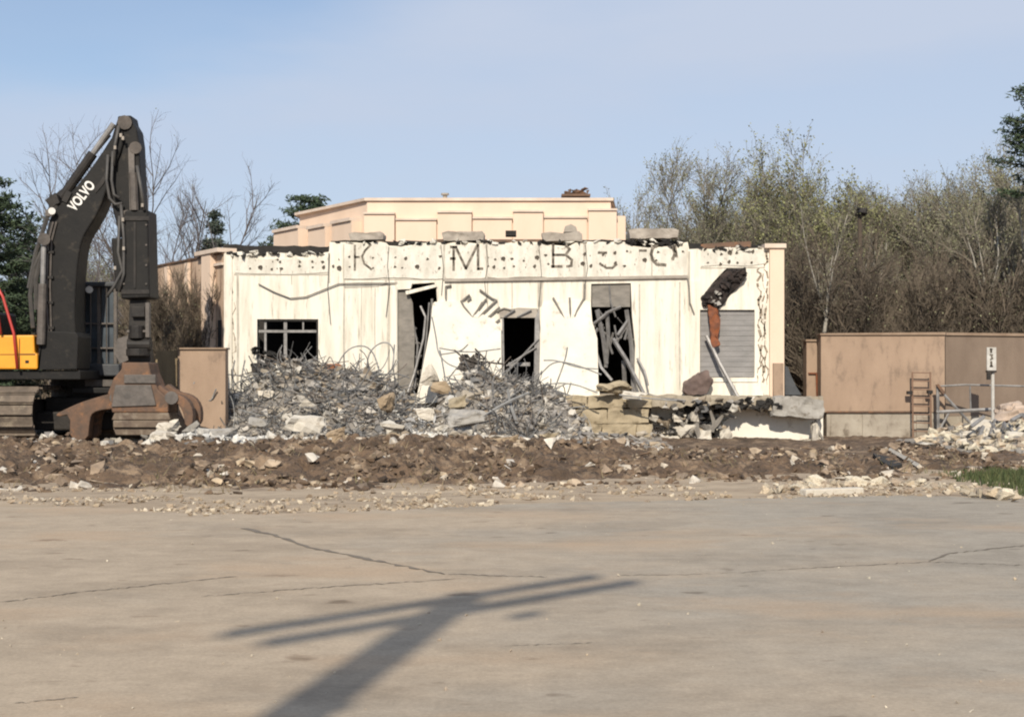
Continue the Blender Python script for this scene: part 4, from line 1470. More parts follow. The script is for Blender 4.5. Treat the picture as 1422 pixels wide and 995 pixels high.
mb.build('valve_block', M['dark_metal'], ex)
mb = MB()
for pts in ([(75, 285), (95, 255), (125, 220), (152, 187)], [(70, 290), (66, 300), (50, 350), (40, 400)], [(60, 345), (48, 372), (42, 410), (46, 455)], [(58, 350), (50, 390), (50, 430)]):
    mb.mark().tube([E(x, y, .1) for x, y in pts], .045, 6)
mb.build_each('hose', M['hose'], ex)
# arm (stick)
mb = MB()
mb.pprism([(158, 180), (163, 165), (163, 161), (182, 160), (184, 170), (190, 180), (193, 200), (197, 290), (199, 300), (180, 330), (166, 330), (156, 290), (151, 230), (152, 200)], EY - .26, .5)
arm = mb.build('arm', M['black_paint'], ex, bevel=.03)
mb = MB()
mb.pprism([(172, 292), (205, 291), (208, 413), (168, 415), (166, 360)], EY - .36, .72)
mb.pprism([(154, 330), (169, 330), (169, 400), (160, 405)], EY - .2, .4)
mb.build('arm_guard', M['black_paint'], arm, bevel=.03)
mb = MB()
mb.pprism([(178, 205), (186, 205), (188, 290), (180, 292)], EY - .33, .06)
mb.tube([E(185, 240, -.34), E(187, 292, -.34)], .08, 10)
mb.build('arm_rib', M['worn_metal'], arm)
mb = MB()
for pts in ([(150, 215), (148, 250), (152, 275), (160, 284), (170, 282)], [(157, 210), (155, 250), (158, 270), (166, 275)], [(168, 284), (172, 330), (172, 380), (165, 405)], [(166, 300), (164, 350), (170, 375), (158, 398), (148, 412)], [(190, 230), (196, 262), (200, 292)], [(165, 175), (160, 200), (158, 230)]):
    mb.mark().tube([E(x, y, -.40) for x, y in pts], .032, 6)
mb.build_each('hose', M['hose'], arm, smooth=True)
mb = MB()
for x, y in ((168, 188), (160, 205), (171, 192), (198, 285), (171, 305), (172, 345), (160, 372)):
    mb.mark().box(E(x, y, -.44), (.045, .05, .07))
mb.build_each('hose_clip', M['lintel'], arm)
mb = MB()
for y in (300, 402):
    mb.mark().pbox(168, 207, y, y + 6, EY - .385, .024)
mb.mark().pbox(185.5, 188.5, 308, 400, EY - .38, .018)
mb.build_each('guard_rib', M['dark_metal'], arm)
mb = MB()
for x in (172, 203):
    for y in (312, 340, 368, 394):
        mb.mark().tube([E(x, y, -.355), E(x, y, -.385)], .022, 6)
mb.build_each('bolt', M['worn_metal'], arm)
mb = MB()
for x, y, rr in ((173, 170, .14), (188, 205, .12), (176, 300, .12)):
    mb.mark().tube([E(x, y, -.34), E(x, y, .32)], rr, 12)
mb.build_each('arm_pin', M['worn_metal'], arm)
# grapple
GY = EY - .1
def G(px, py, dy=0): return at(px, py, GY + dy)
mb = MB()
mb.prism([XZ(x, y, GY) for x, y in [(157, 545), (165, 525), (176, 512), (176, 503), (213, 503), (216, 518), (226, 540), (240, 552), (240, 572), (163, 572)]], GY - .38, GY + .38)
gr = mb.build('grapple', M['rusty_dark'], ex, bevel=.03)
mb = MB()
mb.prism([XZ(x, y, GY) for x, y in [(163, 564), (168, 534), (217, 534), (224, 562)]], GY - .42, GY - .383)
mb.pbox(172, 216, 520, 532, GY - .42, .036)
mb.build('grapple_plate', M['worn_metal'], gr, bevel=.01)
mb = MB()
mb.pprism([(180, 416), (203, 416), (205, 470), (210, 505), (176, 505), (178, 460)], GY - .1, .3)
mb.pbox(182, 201, 425, 440, GY - .22, .119)
mb.tube([G(190, 452, -.2), G(190, 470, -.2)], .15, 14)
mb.tube([G(178, 478, -.15), G(210, 478, -.15)], .13, 14)
mb.tube([G(191, 484, -.2), G(191, 494, -.2)], .22, 16)
mb.build('rotator', M['dark_metal'], gr, bevel=.015)
mb = MB()
mb.pbox(202, 207, 420, 468, GY - .28, .14)
mb.pbox(176, 206, 458, 461, GY - .26, .1)
mb.pprism([(163, 470), (178, 465), (178, 500), (166, 505), (160, 490)], GY - .15, .25)
mb.build('linkage', M['worn_metal'], gr)
mb = MB()
for k in range(3):
    y0 = 572 + k * 10.5
    mb.prism([XZ(x, y, GY) for x, y in [(166 - k * 1.5, y0), (240 + k * 1.0, y0), (243 - k * 2, y0 + 9.8), (162 + k * 2.5, y0 + 9.8)]], GY - .36 + (.05 if k == 2 else 0) - (.02 if k == 1 else 0), GY + .3)
mb.build('jaw', M['jaw'], gr, bevel=.015)
tine_l = [(162, 545), (140, 551), (118, 558), (100, 566), (84, 574), (86, 578), (104, 574), (103, 610), (128, 612), (131, 580), (135, 572), (148, 568), (164, 567)]
tine_r = [(222, 530), (240, 545), (256, 548), (267, 556), (273, 570), (272, 590), (262, 592), (260, 575), (254, 562), (245, 556), (236, 556), (222, 562)]
for tp in (tine_l, tine_r):
    mb = MB()
    mb.prism([XZ(x, y, GY) for x, y in smooth_poly(tp, 1)], GY - .30, GY - .02)
    mb.build('tine', M['rusty_dark'], gr, bevel=.02)
    mb = MB()
    mb.prism([XZ(x + 4, y - 1, GY) for x, y in smooth_poly(tp, 1)], GY + .15, GY + .40)
    mb.build('tine', M['rusty_dark'], gr, bevel=.02)
mb = MB()
mb.mark().tube([G(238, 552, -.36), G(238, 552, .36)], .13, 14)
mb.mark().tube([G(160, 552, -.36), G(160, 552, .36)], .11, 14)
mb.build_each('grapple_pin', M['worn_metal'], gr)

# ------------------------------------------------------------------ rubble heaps
def heap_fn(prof, Y0, Y1, seed):
    """height profile given as picture points at distance Y0; falls to the ground in front and behind"""
    P = [(XZ(x, y, Y0)) for x, y in prof]
    def f(x, y):
        if x <= P[0][0] or x >= P[-1][0]:
            z = 0.0
        else:
            for (a, za), (b, zb) in zip(P[:-1], P[1:]):
                if a <= x <= b:
                    t = (x - a) / (b - a)
                    z = za + (zb - za) * t
                    break
        k = sstep(Y0 - 2.6, Y0 - .1, y) if y < Y0 else 1 - .5 * sstep(Y0, Y1, y)
        return .05 + z * k + (.16 * fbm(x * 1.6, y * 1.6, seed, 4) + .06 * fbm(x * 5, y * 5, seed)) * (.3 + .7 * k)
    return f, P
h1, P1 = heap_fn([(205, 612), (235, 598), (280, 584), (320, 562), (350, 545), (375, 522), (400, 512), (425, 514), (470, 522), (515, 526), (545, 546), (575, 574), (604, 600), (625, 612)], 31.2, 33.2, 2)
h2, P2 = heap_fn([(575, 606), (600, 585), (622, 556), (640, 530), (655, 518), (690, 530), (740, 540), (775, 556), (798, 580), (815, 606), (822, 615)], 31.3, 33.0, 7)
def both(x, y):
    return max(h1(x, y), h2(x, y), soil_z(x, y) if y < 30 else 0)
xs3 = [-8.4 + i * .09 for i in range(131)]
ys3 = [28.0 + i * .09 for i in range(54)]
tag(sheet('rubble_heap', xs3, ys3, lambda x, y: (x, y, max(h1(x, y), h2(x, y))), M['heap'], kind='stuff'), 'dusty grey rubble heaped along the foot of the facade', 'rubble')
def a_heap(r):
    while True:
        x, y = r.uniform(-8.3, 3.2), 28.2 + 4.4 * r.random() ** .8
        if both(x, y) > .12:
            return x, y
tag(scatter('loose_rubble', 6500, a_heap, both, .03, .30, M['chunks'], 33, 3.4), 'broken concrete crumbs covering the rubble heaps', 'rubble')
def a_foot(r):
    x = r.uniform(-9.5, 3.0)
    return x, r.uniform(25.8, 28.8)
tag(scatter('rubble_fringe', 1500, a_foot, soil_z, .03, .26, M['chunks'], 34, 2.8), 'pale concrete crumbs between the soil bank and the heaps', 'rubble')

def a_toe(r):
    p = at(r.triangular(205, 470, 260), 590, r.uniform(26.6, 28.9))
    return p.x, p.y
def z_toe(x, y):
    return max(soil_z(x, y), both(x, y) if y > 28.2 else -1)
tag(scatter('plaster_rubble', 1500, a_toe, z_toe, .04, .34, M['white_rubble'], 35, 3.2), 'whitish broken plaster at the left toe of the heap beside the grapple', 'rubble')
def a_dip(r):
    p = at(r.gauss(592, 14), 590, r.uniform(27.6, 30.8))
    return p.x, p.y
tag(scatter('plaster_rubble', 420, a_dip, both, .05, .36, M['white_rubble'], 36, 2.6), 'whitish broken plaster in the dip between the two heaps', 'rubble')
# individual lumps of concrete that read on their own: (px, py, distance, size in px, material, word, where)
def lump(px, py, Y, wpx, hpx, m, label, seed, name='concrete_chunk', cat='concrete chunk', group='concrete chunks on the rubble', flat=1.0):
    r = random.Random(seed)
    s = Y / F
    mb = MB()
    c = at(px, py, Y)
    wpx, hpx = wpx * .82, hpx * .86
    tv, tf = roughen(*HULLS[r.randrange(len(HULLS))], 2, .10, 2.6, seed)
    m2 = Euler((r.uniform(-.25, .25), r.uniform(-.25, .25), r.uniform(-.4, .4))).to_matrix()
    mb.add([c + m2 @ Vector((p.x * wpx * s * 1.15, p.y * wpx * s * flat, p.z * hpx * s * 1.2)) for p in tv], tf)
    o = mb.build(name, m, base=tuple(c))
    return tag(o, label, cat, group)
lump(560, 598, 26.9, 62, 22, M['pale_chunk'], 'long pale concrete slab lump on the bank below the torn doorway', 1)
lump(545, 618, 25.2, 54, 34, M['tan_chunk'], 'big tan block half sunk in the brown soil bank', 2)
lump(465, 604, 26.2, 34, 20, M['tan_chunk'], 'small tan block on the soil bank under the window heap', 3)
lump(592, 575, 28.2, 30, 20, M['pale_chunk'], 'white lump in the dip between the two heaps', 4)
lump(632, 560, 28.8, 36, 22, M['stone_tan'], 'mossy tan lump on the left flank of the wire tangle', 5)
lump(540, 560, 28.8, 34, 28, M['tan_chunk'], 'earthy brown lump below the right end of the left heap', 6)
lump(690, 606, 26.8, 110, 13, M['pale_chunk'], 'long flat pale slab at the foot of the wire tangle', 7, flat=.35)
lump(700, 618, 26.0, 60, 26, M['tan_chunk'], 'tan lump under the flat slab on the soil bank', 8)
lump(233, 592, 27.6, 34, 18, M['pale_chunk'], 'pale lump beside the right tine of the grapple', 9)
lump(268, 596, 27.4, 40, 20, M['grey_chunk'], 'grey lump right of the grapple on the soil edge', 10)
lump(225, 604, 26.8, 40, 12, M['pale_chunk'], 'flat white lump below the grapple body', 11)
lump(300, 604, 27.2, 52, 20, M['grey_chunk'], 'broad grey lump at the left toe of the rebar heap', 12)
lump(350, 590, 28.0, 48, 26, M['grey_chunk'], 'grey sloping slab on the front of the left heap', 13)
lump(425, 588, 28.0, 60, 24, M['pale_chunk'], 'pale bent slab at the foot of the left heap', 14)
lump(372, 548, 30.2, 26, 12, M['pale_chunk'], 'white lump high on the left heap below the window', 15)
lump(428, 558, 29.3, 26, 14, M['pale_chunk'], 'white lump in the middle of the rebar', 16)
lump(650, 580, 28.0, 60, 30, M['grey_chunk'], 'grey lump at the lower left of the wire tangle', 17)
lump(770, 612, 26.0, 46, 18, M['stone_tan'], 'tan lump on the bank before the foundation blocks', 18)
lump(850, 612, 27.5, 60, 16, M['concrete'], 'low grey slab in front of the foundation blocks', 19)
lump(765, 655, 20.8, 34, 7, M['pale_chunk'], 'thin white slab lying alone at the toe of the bank', 20, flat=.4)
lump(640, 655, 20.9, 26, 12, M['tan_chunk'], 'tan lump at the toe of the bank left of the thin white slab', 21)
lump(470, 516, 31.6, 44, 18, mat('orange_brick_lump', (.40, .16, .075), (.30, .13, .07), 4, .9, .5, 14), 'orange brick lump on top of the left heap', 22)
lump(855, 540, 32.1, 50, 22, M['stone_tan'], 'tan rubble lump in front of the right doorway', 23)
lump(880, 549, 31.8, 40, 14, M['pale_chunk'], 'yellowish lump at the foot of the torn studs', 24)
lump(600, 520, 32.0, 30, 34, M['pale_chunk'], 'white plaster lump leaning at the foot of the left wall panel', 25)
r = random.Random(26)
mb = MB()
for k in range(34):
    mb.chunk(at(r.gauss(658, 12), r.gauss(507, 7), 31.5 + r.uniform(-.3, .3)), r.uniform(.06, .26), r)
for k in range(20):
    p = at(r.gauss(660, 13), r.gauss(506, 7), 31.3)
    mb.tube([p, p + Vector((r.uniform(-.3, .3), r.uniform(-.1, .1), r.uniform(-.15, .25)))], .02, 4)
tag(mb.build('wreckage_or_shade', mat('charred_grey', (.05, .044, .038), (.12, .10, .085), 5, .95, .5, 16)), 'charred dark knot of wreckage on the crest of the wire tangle', 'wreckage')
lump(612, 540, 31.0, 36, 26, M['tan_chunk'], 'brown lump left of the charred crest', 27)
# plank and pit on the right of the bank
mb = MB()
a, b = surf_at(1236, 628, soil_z) + Vector((0, 0, .05)), surf_at(1277, 652, soil_z) + Vector((0, 0, .05))
mb.tube([a, b], .045, 4)
tag(mb.build('plank', M['pale_chunk']), 'pale thin plank lying on the soil beside a black patch painted as a pit', 'plank')
mb = MB()  # flat black patch imitates the dark inside a hole in the soil
p = [surf_at(x, y, soil_z) for x, y in ((1212, 633), (1232, 637), (1253, 648), (1238, 652), (1222, 643))]
mb.add([q + Vector((0, 0, .05)) for q in p] + [q for q in p], [(0, 1, 2, 3, 4), (9, 8, 7, 6, 5), (0, 5, 6, 1), (1, 6, 7, 2), (2, 7, 8, 3), (3, 8, 9, 4), (4, 9, 5, 0)])
tag(mb.build('pit_patch', M['dark']), 'black patch painted as the dark of a pit left of the pale plank', 'pit')

# right heap of pinkish slabs
pieces = [(1390, 585, 30.5, 70, 28, 'pink_chunk', 'large pinkish slab on top of the right heap'), (1400, 570, 31.0, 60, 22, 'pink_chunk', 'pinkish slab topmost of the right heap'), (1358, 592, 29.8, 40, 26, 'pale_chunk', 'tilted pale slab at the left end of the right heap'),
          (1378, 604, 29.2, 36, 20, 'pale_chunk', 'white lump in the middle of the right heap'), (1410, 608, 29.0, 50, 20, 'pale_chunk', 'broad white slab on the right heap at the photo edge'), (1400, 622, 28.0, 50, 18, 'pink_chunk', 'pinkish lump at the front of the right heap'),
          (1416, 632, 27.0, 40, 20, 'grey_chunk', 'grey lump at the front edge of the right heap'), (1345, 604, 29.4, 30, 14, 'pale_chunk', 'small pale lump at the left foot of the right heap'), (1380, 614, 28.6, 30, 16, 'grey_chunk', 'grey lump below the white lump of the right heap'), (1430, 580, 30.4, 60, 40, 'pink_chunk', 'big pinkish slab cut by the right edge of the photo'),
          (1335, 612, 29.0, 16, 8, 'pale_chunk', 'lone white stone left of the right heap'), (1300, 617, 28.6, 46, 6, 'pale_chunk', 'flat pale slab on the soil under the ladder')]
for k, (x, y, Y, w_, h_, m_, lb) in enumerate(pieces):
    lump(x, y, Y, w_, h_, M[m_], lb, 60 + k, group='broken slabs of the right heap')
def a_rh(r):
    return 8.9 + 2.6 * r.random(), 27.0 + r.random() * 4.5
def z_rh(x, y):
    return .05 + .38 * sstep(8.8, 10.4, x) * sstep(27, 30, y) + .08 * fbm(x * 3, y * 3)
sheet('slab_heap', [8.7 + i * .1 for i in range(50)], [27 + i * .1 for i in range(50)], lambda x, y: (x, y, z_rh(x, y)), M['heap'], kind='stuff')
tag(scatter('slab_crumbs', 420, a_rh, z_rh, .04, .28, M['rock_pale'], 66, 2), 'broken crumbs over the right slab heap', 'rubble')
wires_ = MB()
r = random.Random(15)
for k in range(12):
    x, y = r.uniform(1360, 1422), r.uniform(575, 605)
    wires_.tube([at(x, y, 29.2), at(x + r.uniform(-20, 20), y + r.uniform(5, 24), 28.9)], r.uniform(.02, .05), 4)
tag(wires_.build('bent_bars', M['steel']), 'bent steel bars sticking out of the right slab heap', 'steel bars')

# kerb of pale stones along the asphalt edge at the right
r = random.Random(44)
stone_meshes = []
for k in range(8):
    mb = MB()
    mb.chunk((0, 0, 0), (1, .8, .62), r, k)
    stone_meshes.append(mb.mesh('kerb_stone', M['rock_pale']))
path = [(1062, 684), (1120, 678), (1180, 676), (1235, 671), (1300, 680), (1350, 686), (1412, 692)]
n_st = 0
for (a, b) in zip(path[:-1], path[1:]):
    n = int(math.hypot(b[0] - a[0], b[1] - a[1]) / 3.6)
    for i in range(n):
        t = (i + r.uniform(-.3, .3)) / n
        p = ground_at(a[0] + (b[0] - a[0]) * t, a[1] + (b[1] - a[1]) * t + r.uniform(-5, 2.5), .02)
        o = bpy.data.objects.new('kerb_stone', stone_meshes[r.randrange(8)])
        COL.objects.link(o)
        sz = r.uniform(.08, .19) if r.random() < .85 else r.uniform(.19, .27)
        o.location = (p.x, p.y, .02 + sz * .22)
        o.scale = (sz, sz, sz)
        o.rotation_euler = (0, 0, r.uniform(0, 6.28))
        tag(o, 'pale limestone lump in the ragged row edging the asphalt', 'stone', 'pale stones edging the asphalt')
        n_st += 1
mb = MB()
p0, p1 = ground_at(1115, 688), ground_at(1195, 685)
mb.box((p0 + p1) / 2 + Vector((0, 0, .04)), ((p1 - p0).length, .16, .09), (0, 0, math.atan2(p1.y - p0.y, p1.x - p0.x)))
tag(mb.build('kerb_slab', M['pale_chunk'], bevel=.015), 'long flat pale kerb slab before the row of stones', 'kerb slab')

# grass patch
r = random.Random(50)
mb = MB()
for k in range(26000):
    x, y = r.uniform(6.4, 12.5), r.uniform(17.9, 21.8)
    lim = 17.9 + .25 * fbm(x, 2) + (x - 6.6) * -.08
    if y < lim or (x < 7.4 and r.random() > (x - 6.3)) or fbm(x * 1.2, y * 1.2, 40) < -.28: continue
    z = soil_z(x, y) if y > toe(x) - .2 else verge_z(x, y)
    h = r.uniform(.05, .15)
    a = r.uniform(0, 6.28)
    w_ = .014
    dx, dy = math.cos(a) * w_, math.sin(a) * w_
    lx, ly = r.uniform(-.05, .05), r.uniform(-.05, .05)
    mb.add([(x - dx, y - dy, z - .01), (x + dx, y + dy, z - .01), (x + lx, y + ly, z + h)], [(0, 1, 2)])
tag(mb.build('grass', M['grass']), 'green grass patch behind the pale stones at the right edge', 'grass', kind='stuff')
# withered weeds on the soil bank
mb = MB()
for k in range(1500):
    x = r.uniform(-11, 8)
    y = toe(x) + r.uniform(-.4, 4)
    if fbm(x * .6, y * .6, 8) < .1: continue
    z = soil_z(x, y)
    a = r.uniform(0, 6.28)
    h = r.uniform(.05, .2)
    mb.add([(x - .008, y, z), (x + .008, y, z), (x + math.cos(a) * h * .7, y + math.sin(a) * h * .7, z + h)], [(0, 1, 2)])
tag(mb.build('dry_weeds', M['weed']), 'withered weed stalks on the soil bank', 'weeds', kind='stuff')

# ------------------------------------------------------------------ rebar tangles
def strand(mb, p, r, L, rad, up=.2, curl=.8, seg=6, vert=.5):
    d = Vector((r.gauss(0, 1), r.gauss(0, .6), r.gauss(0, vert) + up)).normalized()
    c = Vector((r.gauss(0, 1), r.gauss(0, 1), r.gauss(0, 1))) * curl
    pts = [Vector(p)]
    for i in range(seg):
        d = (d + c * (.8 / seg) + Vector((r.gauss(0, .12), r.gauss(0, .12), r.gauss(0, .12)))).normalized()
        pts.append(pts[-1] + d * L / seg)
    mb.tube(pts, rad, 4, cap=False)
r = random.Random(71)
mb = MB()
for k in range(1900):
    t = r.random()
    px = 300 + t * 300
    x = fx(px - 12, 30.3)
    y = r.uniform(28.9, 31.9)
    z = h1(x, y)
    if z < .2: continue
    strand(mb, (x, y, z + r.uniform(-.05, .06)), r, r.uniform(.25, .9), r.uniform(.006, .013), -.04, 1.0, 6, .16)
tag(mb.build('rebar_tangle', M['rebar']), 'wide matted tangle of grey rebar over the left rubble heap', 'rebar tangle')
mb = MB()
for k in range(1000):
    px = r.gauss(712, 33)
    x = fx(px, 30.3)
    y = r.uniform(28.9, 31.6)
    z = h2(x, y)
    strand(mb, (x, y, z + r.uniform(-.3, .05)), r, r.uniform(.25, .75), r.uniform(.006, .014), .22, 1.0)
tag(mb.build('rebar_tangle', M['rebar']), 'dense round tangle of grey wire piled before the middle doorway', 'rebar tangle')
# long loops of bar standing free
loops = [[(462, 520), (480, 485), (505, 478), (520, 490), (528, 520)], [(508, 520), (512, 488), (530, 474), (545, 478), (548, 500), (540, 525)], [(600, 440), (606, 470), (608, 490), (620, 505), (640, 512)], [(610, 483), (650, 490), (695, 484)], [(612, 492), (640, 488), (650, 478)],
         [(755, 500), (775, 500), (800, 510), (830, 512)], [(750, 520), (770, 500), (800, 506), (835, 520)], [(770, 540), (785, 500), (788, 482)], [(745, 535), (790, 530), (830, 545)], [(330, 590), (322, 520), (326, 500)], [(345, 575), (332, 540), (340, 500)],
         [(318, 600), (310, 560), (325, 530), (355, 525)], [(255, 590), (262, 550), (270, 530)], [(270, 585), (280, 545), (292, 560), (300, 540)], [(640, 598), (665, 582), (700, 560), (735, 545)], [(705, 540), (708, 560), (718, 588)], [(600, 560), (640, 500), (665, 497)], [(560, 548), (545, 520), (548, 478)], [(860, 548), (890, 552), (940, 556)]]
names = ['looped', 'hooped', 'bent', 'long', 'short', 'curved', 'arched', 'upright', 'low', 'thin', 'leaning']
where = ['before the cream wall right of the window', 'left of the torn doorway, highest of its pair', 'hanging against the left wall panel', 'lying level across the left wall panel', 'curling off the left wall panel', 'over the right wall panel, upper one', 'crossing low over the right wall panel', 'rising up the right wall panel', 'lying along the foot of the right wall panel',
         'standing straight by the left corner of the facade', 'leaning beside the left corner of the facade', 'sagging at the left toe of the heap', 'standing before the tan wall, left one', 'zigzagging before the tan wall', 'crossing the front of the wire tangle', 'bent down the middle of the wire tangle', 'arching over the left flank of the wire tangle', 'standing at the foot of the torn doorway', 'lying by the foundation blocks']
for k, L in enumerate(loops):
    pts = [at(x, y, (31.7 if k not in (12, 13, 14, 15) else 29.6) - .1 * j) for j, (x, y) in enumerate(L)]
    # round the corners
    for _ in range(2):
        q = [pts[0]]
        for a, b in zip(pts[:-1], pts[1:]):
            q += [a.lerp(b, .25), a.lerp(b, .75)]
        pts = q + [pts[-1]]
    mb = MB()
    mb.tube(pts, .017 if k not in (14, 15) else .03, 5)
    tag(mb.build('rebar', M['rebar']), 'thin grey steel bar ' + where[k], 'rebar', 'single bars standing out of the rubble')

# ------------------------------------------------------------------ vegetation
def grow_tree(seed, H, trunk_h, nl, spread, nb, nt, nbud, bud_size, up=.35, rad=.14, twig_r=.0095, leader=False):
    """returns (wood, twigs, buds) mesh builders of a leafless tree whose foot is at the origin"""
    r = random.Random(seed)
    wood, twigs, buds = MB(), MB(), MB()
    tips = []
    def limb(mb, p, d, L, r0, r1, seg, n, wob, lift):
        pts, dirs = [Vector(p)], []
        d = Vector(d).normalized()
        for i in range(seg):
            d = (d + Vector((r.gauss(0, wob), r.gauss(0, wob), r.gauss(0, wob) + lift))).normalized()
            pts.append(pts[-1] + d * (L / seg))
            dirs.append(d.copy())
        mb.tube(pts, [r0 + (r1 - r0) * i / seg for i in range(seg + 1)], n, cap=False)
        return pts, dirs
    def rdir(d, ang):
        o = d.orthogonal().normalized()
        o.rotate(Matrix.Rotation(r.uniform(0, 6.283), 3, d))
        return (d * math.cos(ang) + o * math.sin(ang)).normalized()
    tp, td = limb(wood, (0, 0, -.2), (r.gauss(0, .05), r.gauss(0, .05), 1), trunk_h + .2, rad, rad * .75, 5, 7, .05, .04)
    limbs = []
    for i in range(nl):
        az = 6.283 * (i + r.uniform(-.3, .3)) / nl
        sp = spread * math.sqrt(r.uniform(.05, 1.0)) if i else .05
        s = tp[-1] if (i % 3 or trunk_h < 1) else tp[-2].lerp(tp[-1], r.random())
        d = Vector((math.cos(az) * math.sin(sp), math.sin(az) * math.sin(sp), math.cos(sp)))
        L = (H - trunk_h) * r.uniform(.86, 1.0) / math.sqrt(math.cos(sp) ** 2 + (math.sin(sp) / .72) ** 2)
        lp, ld = limb(wood, s, d, L, rad * .42, .010, 8, 5, .10, .05)
        limbs.append((lp, ld, L))
    for lp, ld, L in limbs:
        for j in range(nb):
            t = r.uniform(.02, 1.0) ** .75
            i = min(int(t * 8), 7)
            p = lp[i].lerp(lp[i + 1], t * 8 - i) if t < 1 else lp[-1]
            bl = L * (.38 - .19 * t) * r.uniform(.7, 1.2)
            d = rdir(ld[i], r.uniform(.45, .95))
            d.z += up * .5
            bp, bd = limb(twigs, p, d, bl, .016 + .012 * (1 - t), .006, 4, 3, .12, up * .2)
            for k in range(nt):
                t2 = r.uniform(.15, 1)
                i2 = min(int(t2 * 4), 3)
                q = bp[i2].lerp(bp[i2 + 1], min(1, t2 * 4 - i2))
                d2 = rdir(bd[i2], r.uniform(.3, .9))
                d2.z += up * .4
                l2 = bl * r.uniform(.25, .6) * (1 - .4 * t2)
                qp, qd = limb(twigs, q, d2, l2, twig_r, twig_r * .5, 2, 3, .15, up * .2)
                for m_ in range(2):
                    q3 = qp[1 + m_ % 2]
                    d3 = rdir(qd[0], r.uniform(.3, .8))
                    qq, _ = limb(twigs, q3, d3, l2 * r.uniform(.3, .6), twig_r * .7, twig_r * .4, 1, 3, .1, .1)
                    tips.append(qq[-1])
                tips.append(qp[-1])
                tips.append(qp[1])
    r.shuffle(tips)
    for k in range(min(nbud, len(tips) * 7)):
        p = tips[k % len(tips)] + Vector((r.gauss(0, .07), r.gauss(0, .07), r.gauss(0, .07)))
        s = bud_size * r.uniform(.5, 1.3)
        a = Vector((r.gauss(0, 1), r.gauss(0, 1), r.gauss(0, 1))).normalized()
        b = a.orthogonal().normalized()
        c = a.cross(b)
        buds.add([p + b * s, p + c * s * .6, p - b * s * .7, p - c * s * .6], [(0, 1, 2, 3)])
    return wood, twigs, buds

def make_tree(name, label, cat, params, m_wood, m_twig, m_bud, loc, rz=0, sc=1.0, group=None):
    t = thing(name, label, cat, loc, rz, group)
    wood, twigs, buds = grow_tree(*params)
    nv = len(twigs.v)
    o = bpy.data.objects.new('trunk', wood.mesh('trunk', m_wood, smooth=True))
    COL.objects.link(o)
    o.parent = t
    nf = len(twigs.f)
    twigs.add(buds.v, buds.f)
    me = twigs.mesh('crown', [m_twig, m_bud])
    for i, p in enumerate(me.polygons):
        if i >= nf:
            p.material_index = 1
    o = bpy.data.objects.new('crown', me)
    COL.objects.link(o)
    o.parent = t
    t.scale = (sc, sc, sc)
    return t

def tz(px, py, Y): return at(px, py, Y).z
WG = 'leafless trees of the wood behind the right wall'
def place(px, Y): return (fx(px, Y), Y, 0)
# A grey fan-shaped, B olive budding, C dense grey-green, D thin upright saplings, E low brown thicket
tA = make_tree('bare_tree', 'fan shaped grey leafless tree nearest the building, tallest at the left end of the wood', 'tree', (101, 9.6, 1.3, 14, .95, 24, 11, 17000, .044, .32, .13), M['bark'], M['twig'], M['buds_grey'], place(948, 52), .4, .98, WG)
tB = make_tree('bare_tree', 'tallest tree of the wood with olive spring buds behind the parapet end', 'tree', (102, 10.4, 1.6, 15, .85, 24, 11, 26000, .056, .36, .14), M['bark'], M['twig'], M['buds'], place(1106, 54), 1.2, .99, WG)
tC = make_tree('bare_tree', 'wide grey budding tree at the right end of the wood', 'tree', (103, 9.9, 1.3, 15, 1.0, 24, 11, 20000, .046, .3, .13), M['bark'], M['twig'], M['buds_grey'], place(1375, 53), 2.2, 1.04, WG)
tD = make_tree('sapling', 'thin upright bare sapling in the gap of the wood', 'tree', (104, 8.4, 1.2, 8, .5, 18, 10, 6000, .042, .45, .07), M['bark_dark'], M['twig_brown'], M['buds_grey'], place(1240, 57), 0, 1, WG)
tE = make_tree('thicket_shrub', 'brown leafless thicket shrub just behind the tan walls', 'shrub', (105, 5.2, .2, 18, .8, 18, 10, 900, .032, .3, .035), M['bark_dark'], M['twig_brown'], M['buds_grey'], place(1220, 45), 0, 1, 'brown thicket shrubs behind the walls')
r = random.Random(88)
more = [(tB, 1040, 57, .86, 'olive budding tree between the two tallest crowns of the wood'), (tA, 1000, 60, .84, 'grey leafless tree filling in behind the fan shaped one'), (tB, 1145, 58, .88, 'olive budding tree on the right shoulder of the tallest crown'),
        (tC, 1300, 58, .86, 'grey budding tree left of the wide right hand one'), (tC, 1440, 50, 1.05, 'grey budding tree cut by the right edge of the photo'), (tA, 1335, 62, 1.02, 'grey leafless tree rising behind the right end of the wood'),
        (tB, 1410, 60, .92, 'olive budding tree behind the right edge conifer'), (tD, 1180, 60, .92, 'thin bare sapling beside the dark topped pole'), (tD, 1265, 62, .98, 'thin bare sapling right of the wood gap'), (tD, 1215, 63, .95, 'thin bare sapling in the middle of the wood gap'),
        (tA, 915, 64, .66, 'smaller grey leafless tree at the far left of the wood'), (tB, 1200, 66, .75, 'low olive tree at the bottom of the wood gap'), (tC, 1250, 68, .78, 'low grey tree behind the saplings of the gap'), (tA, 1100, 68, .9, 'grey leafless tree behind the tallest crown'), (tC, 1000, 70, .85, 'wide grey tree far behind the building corner')]
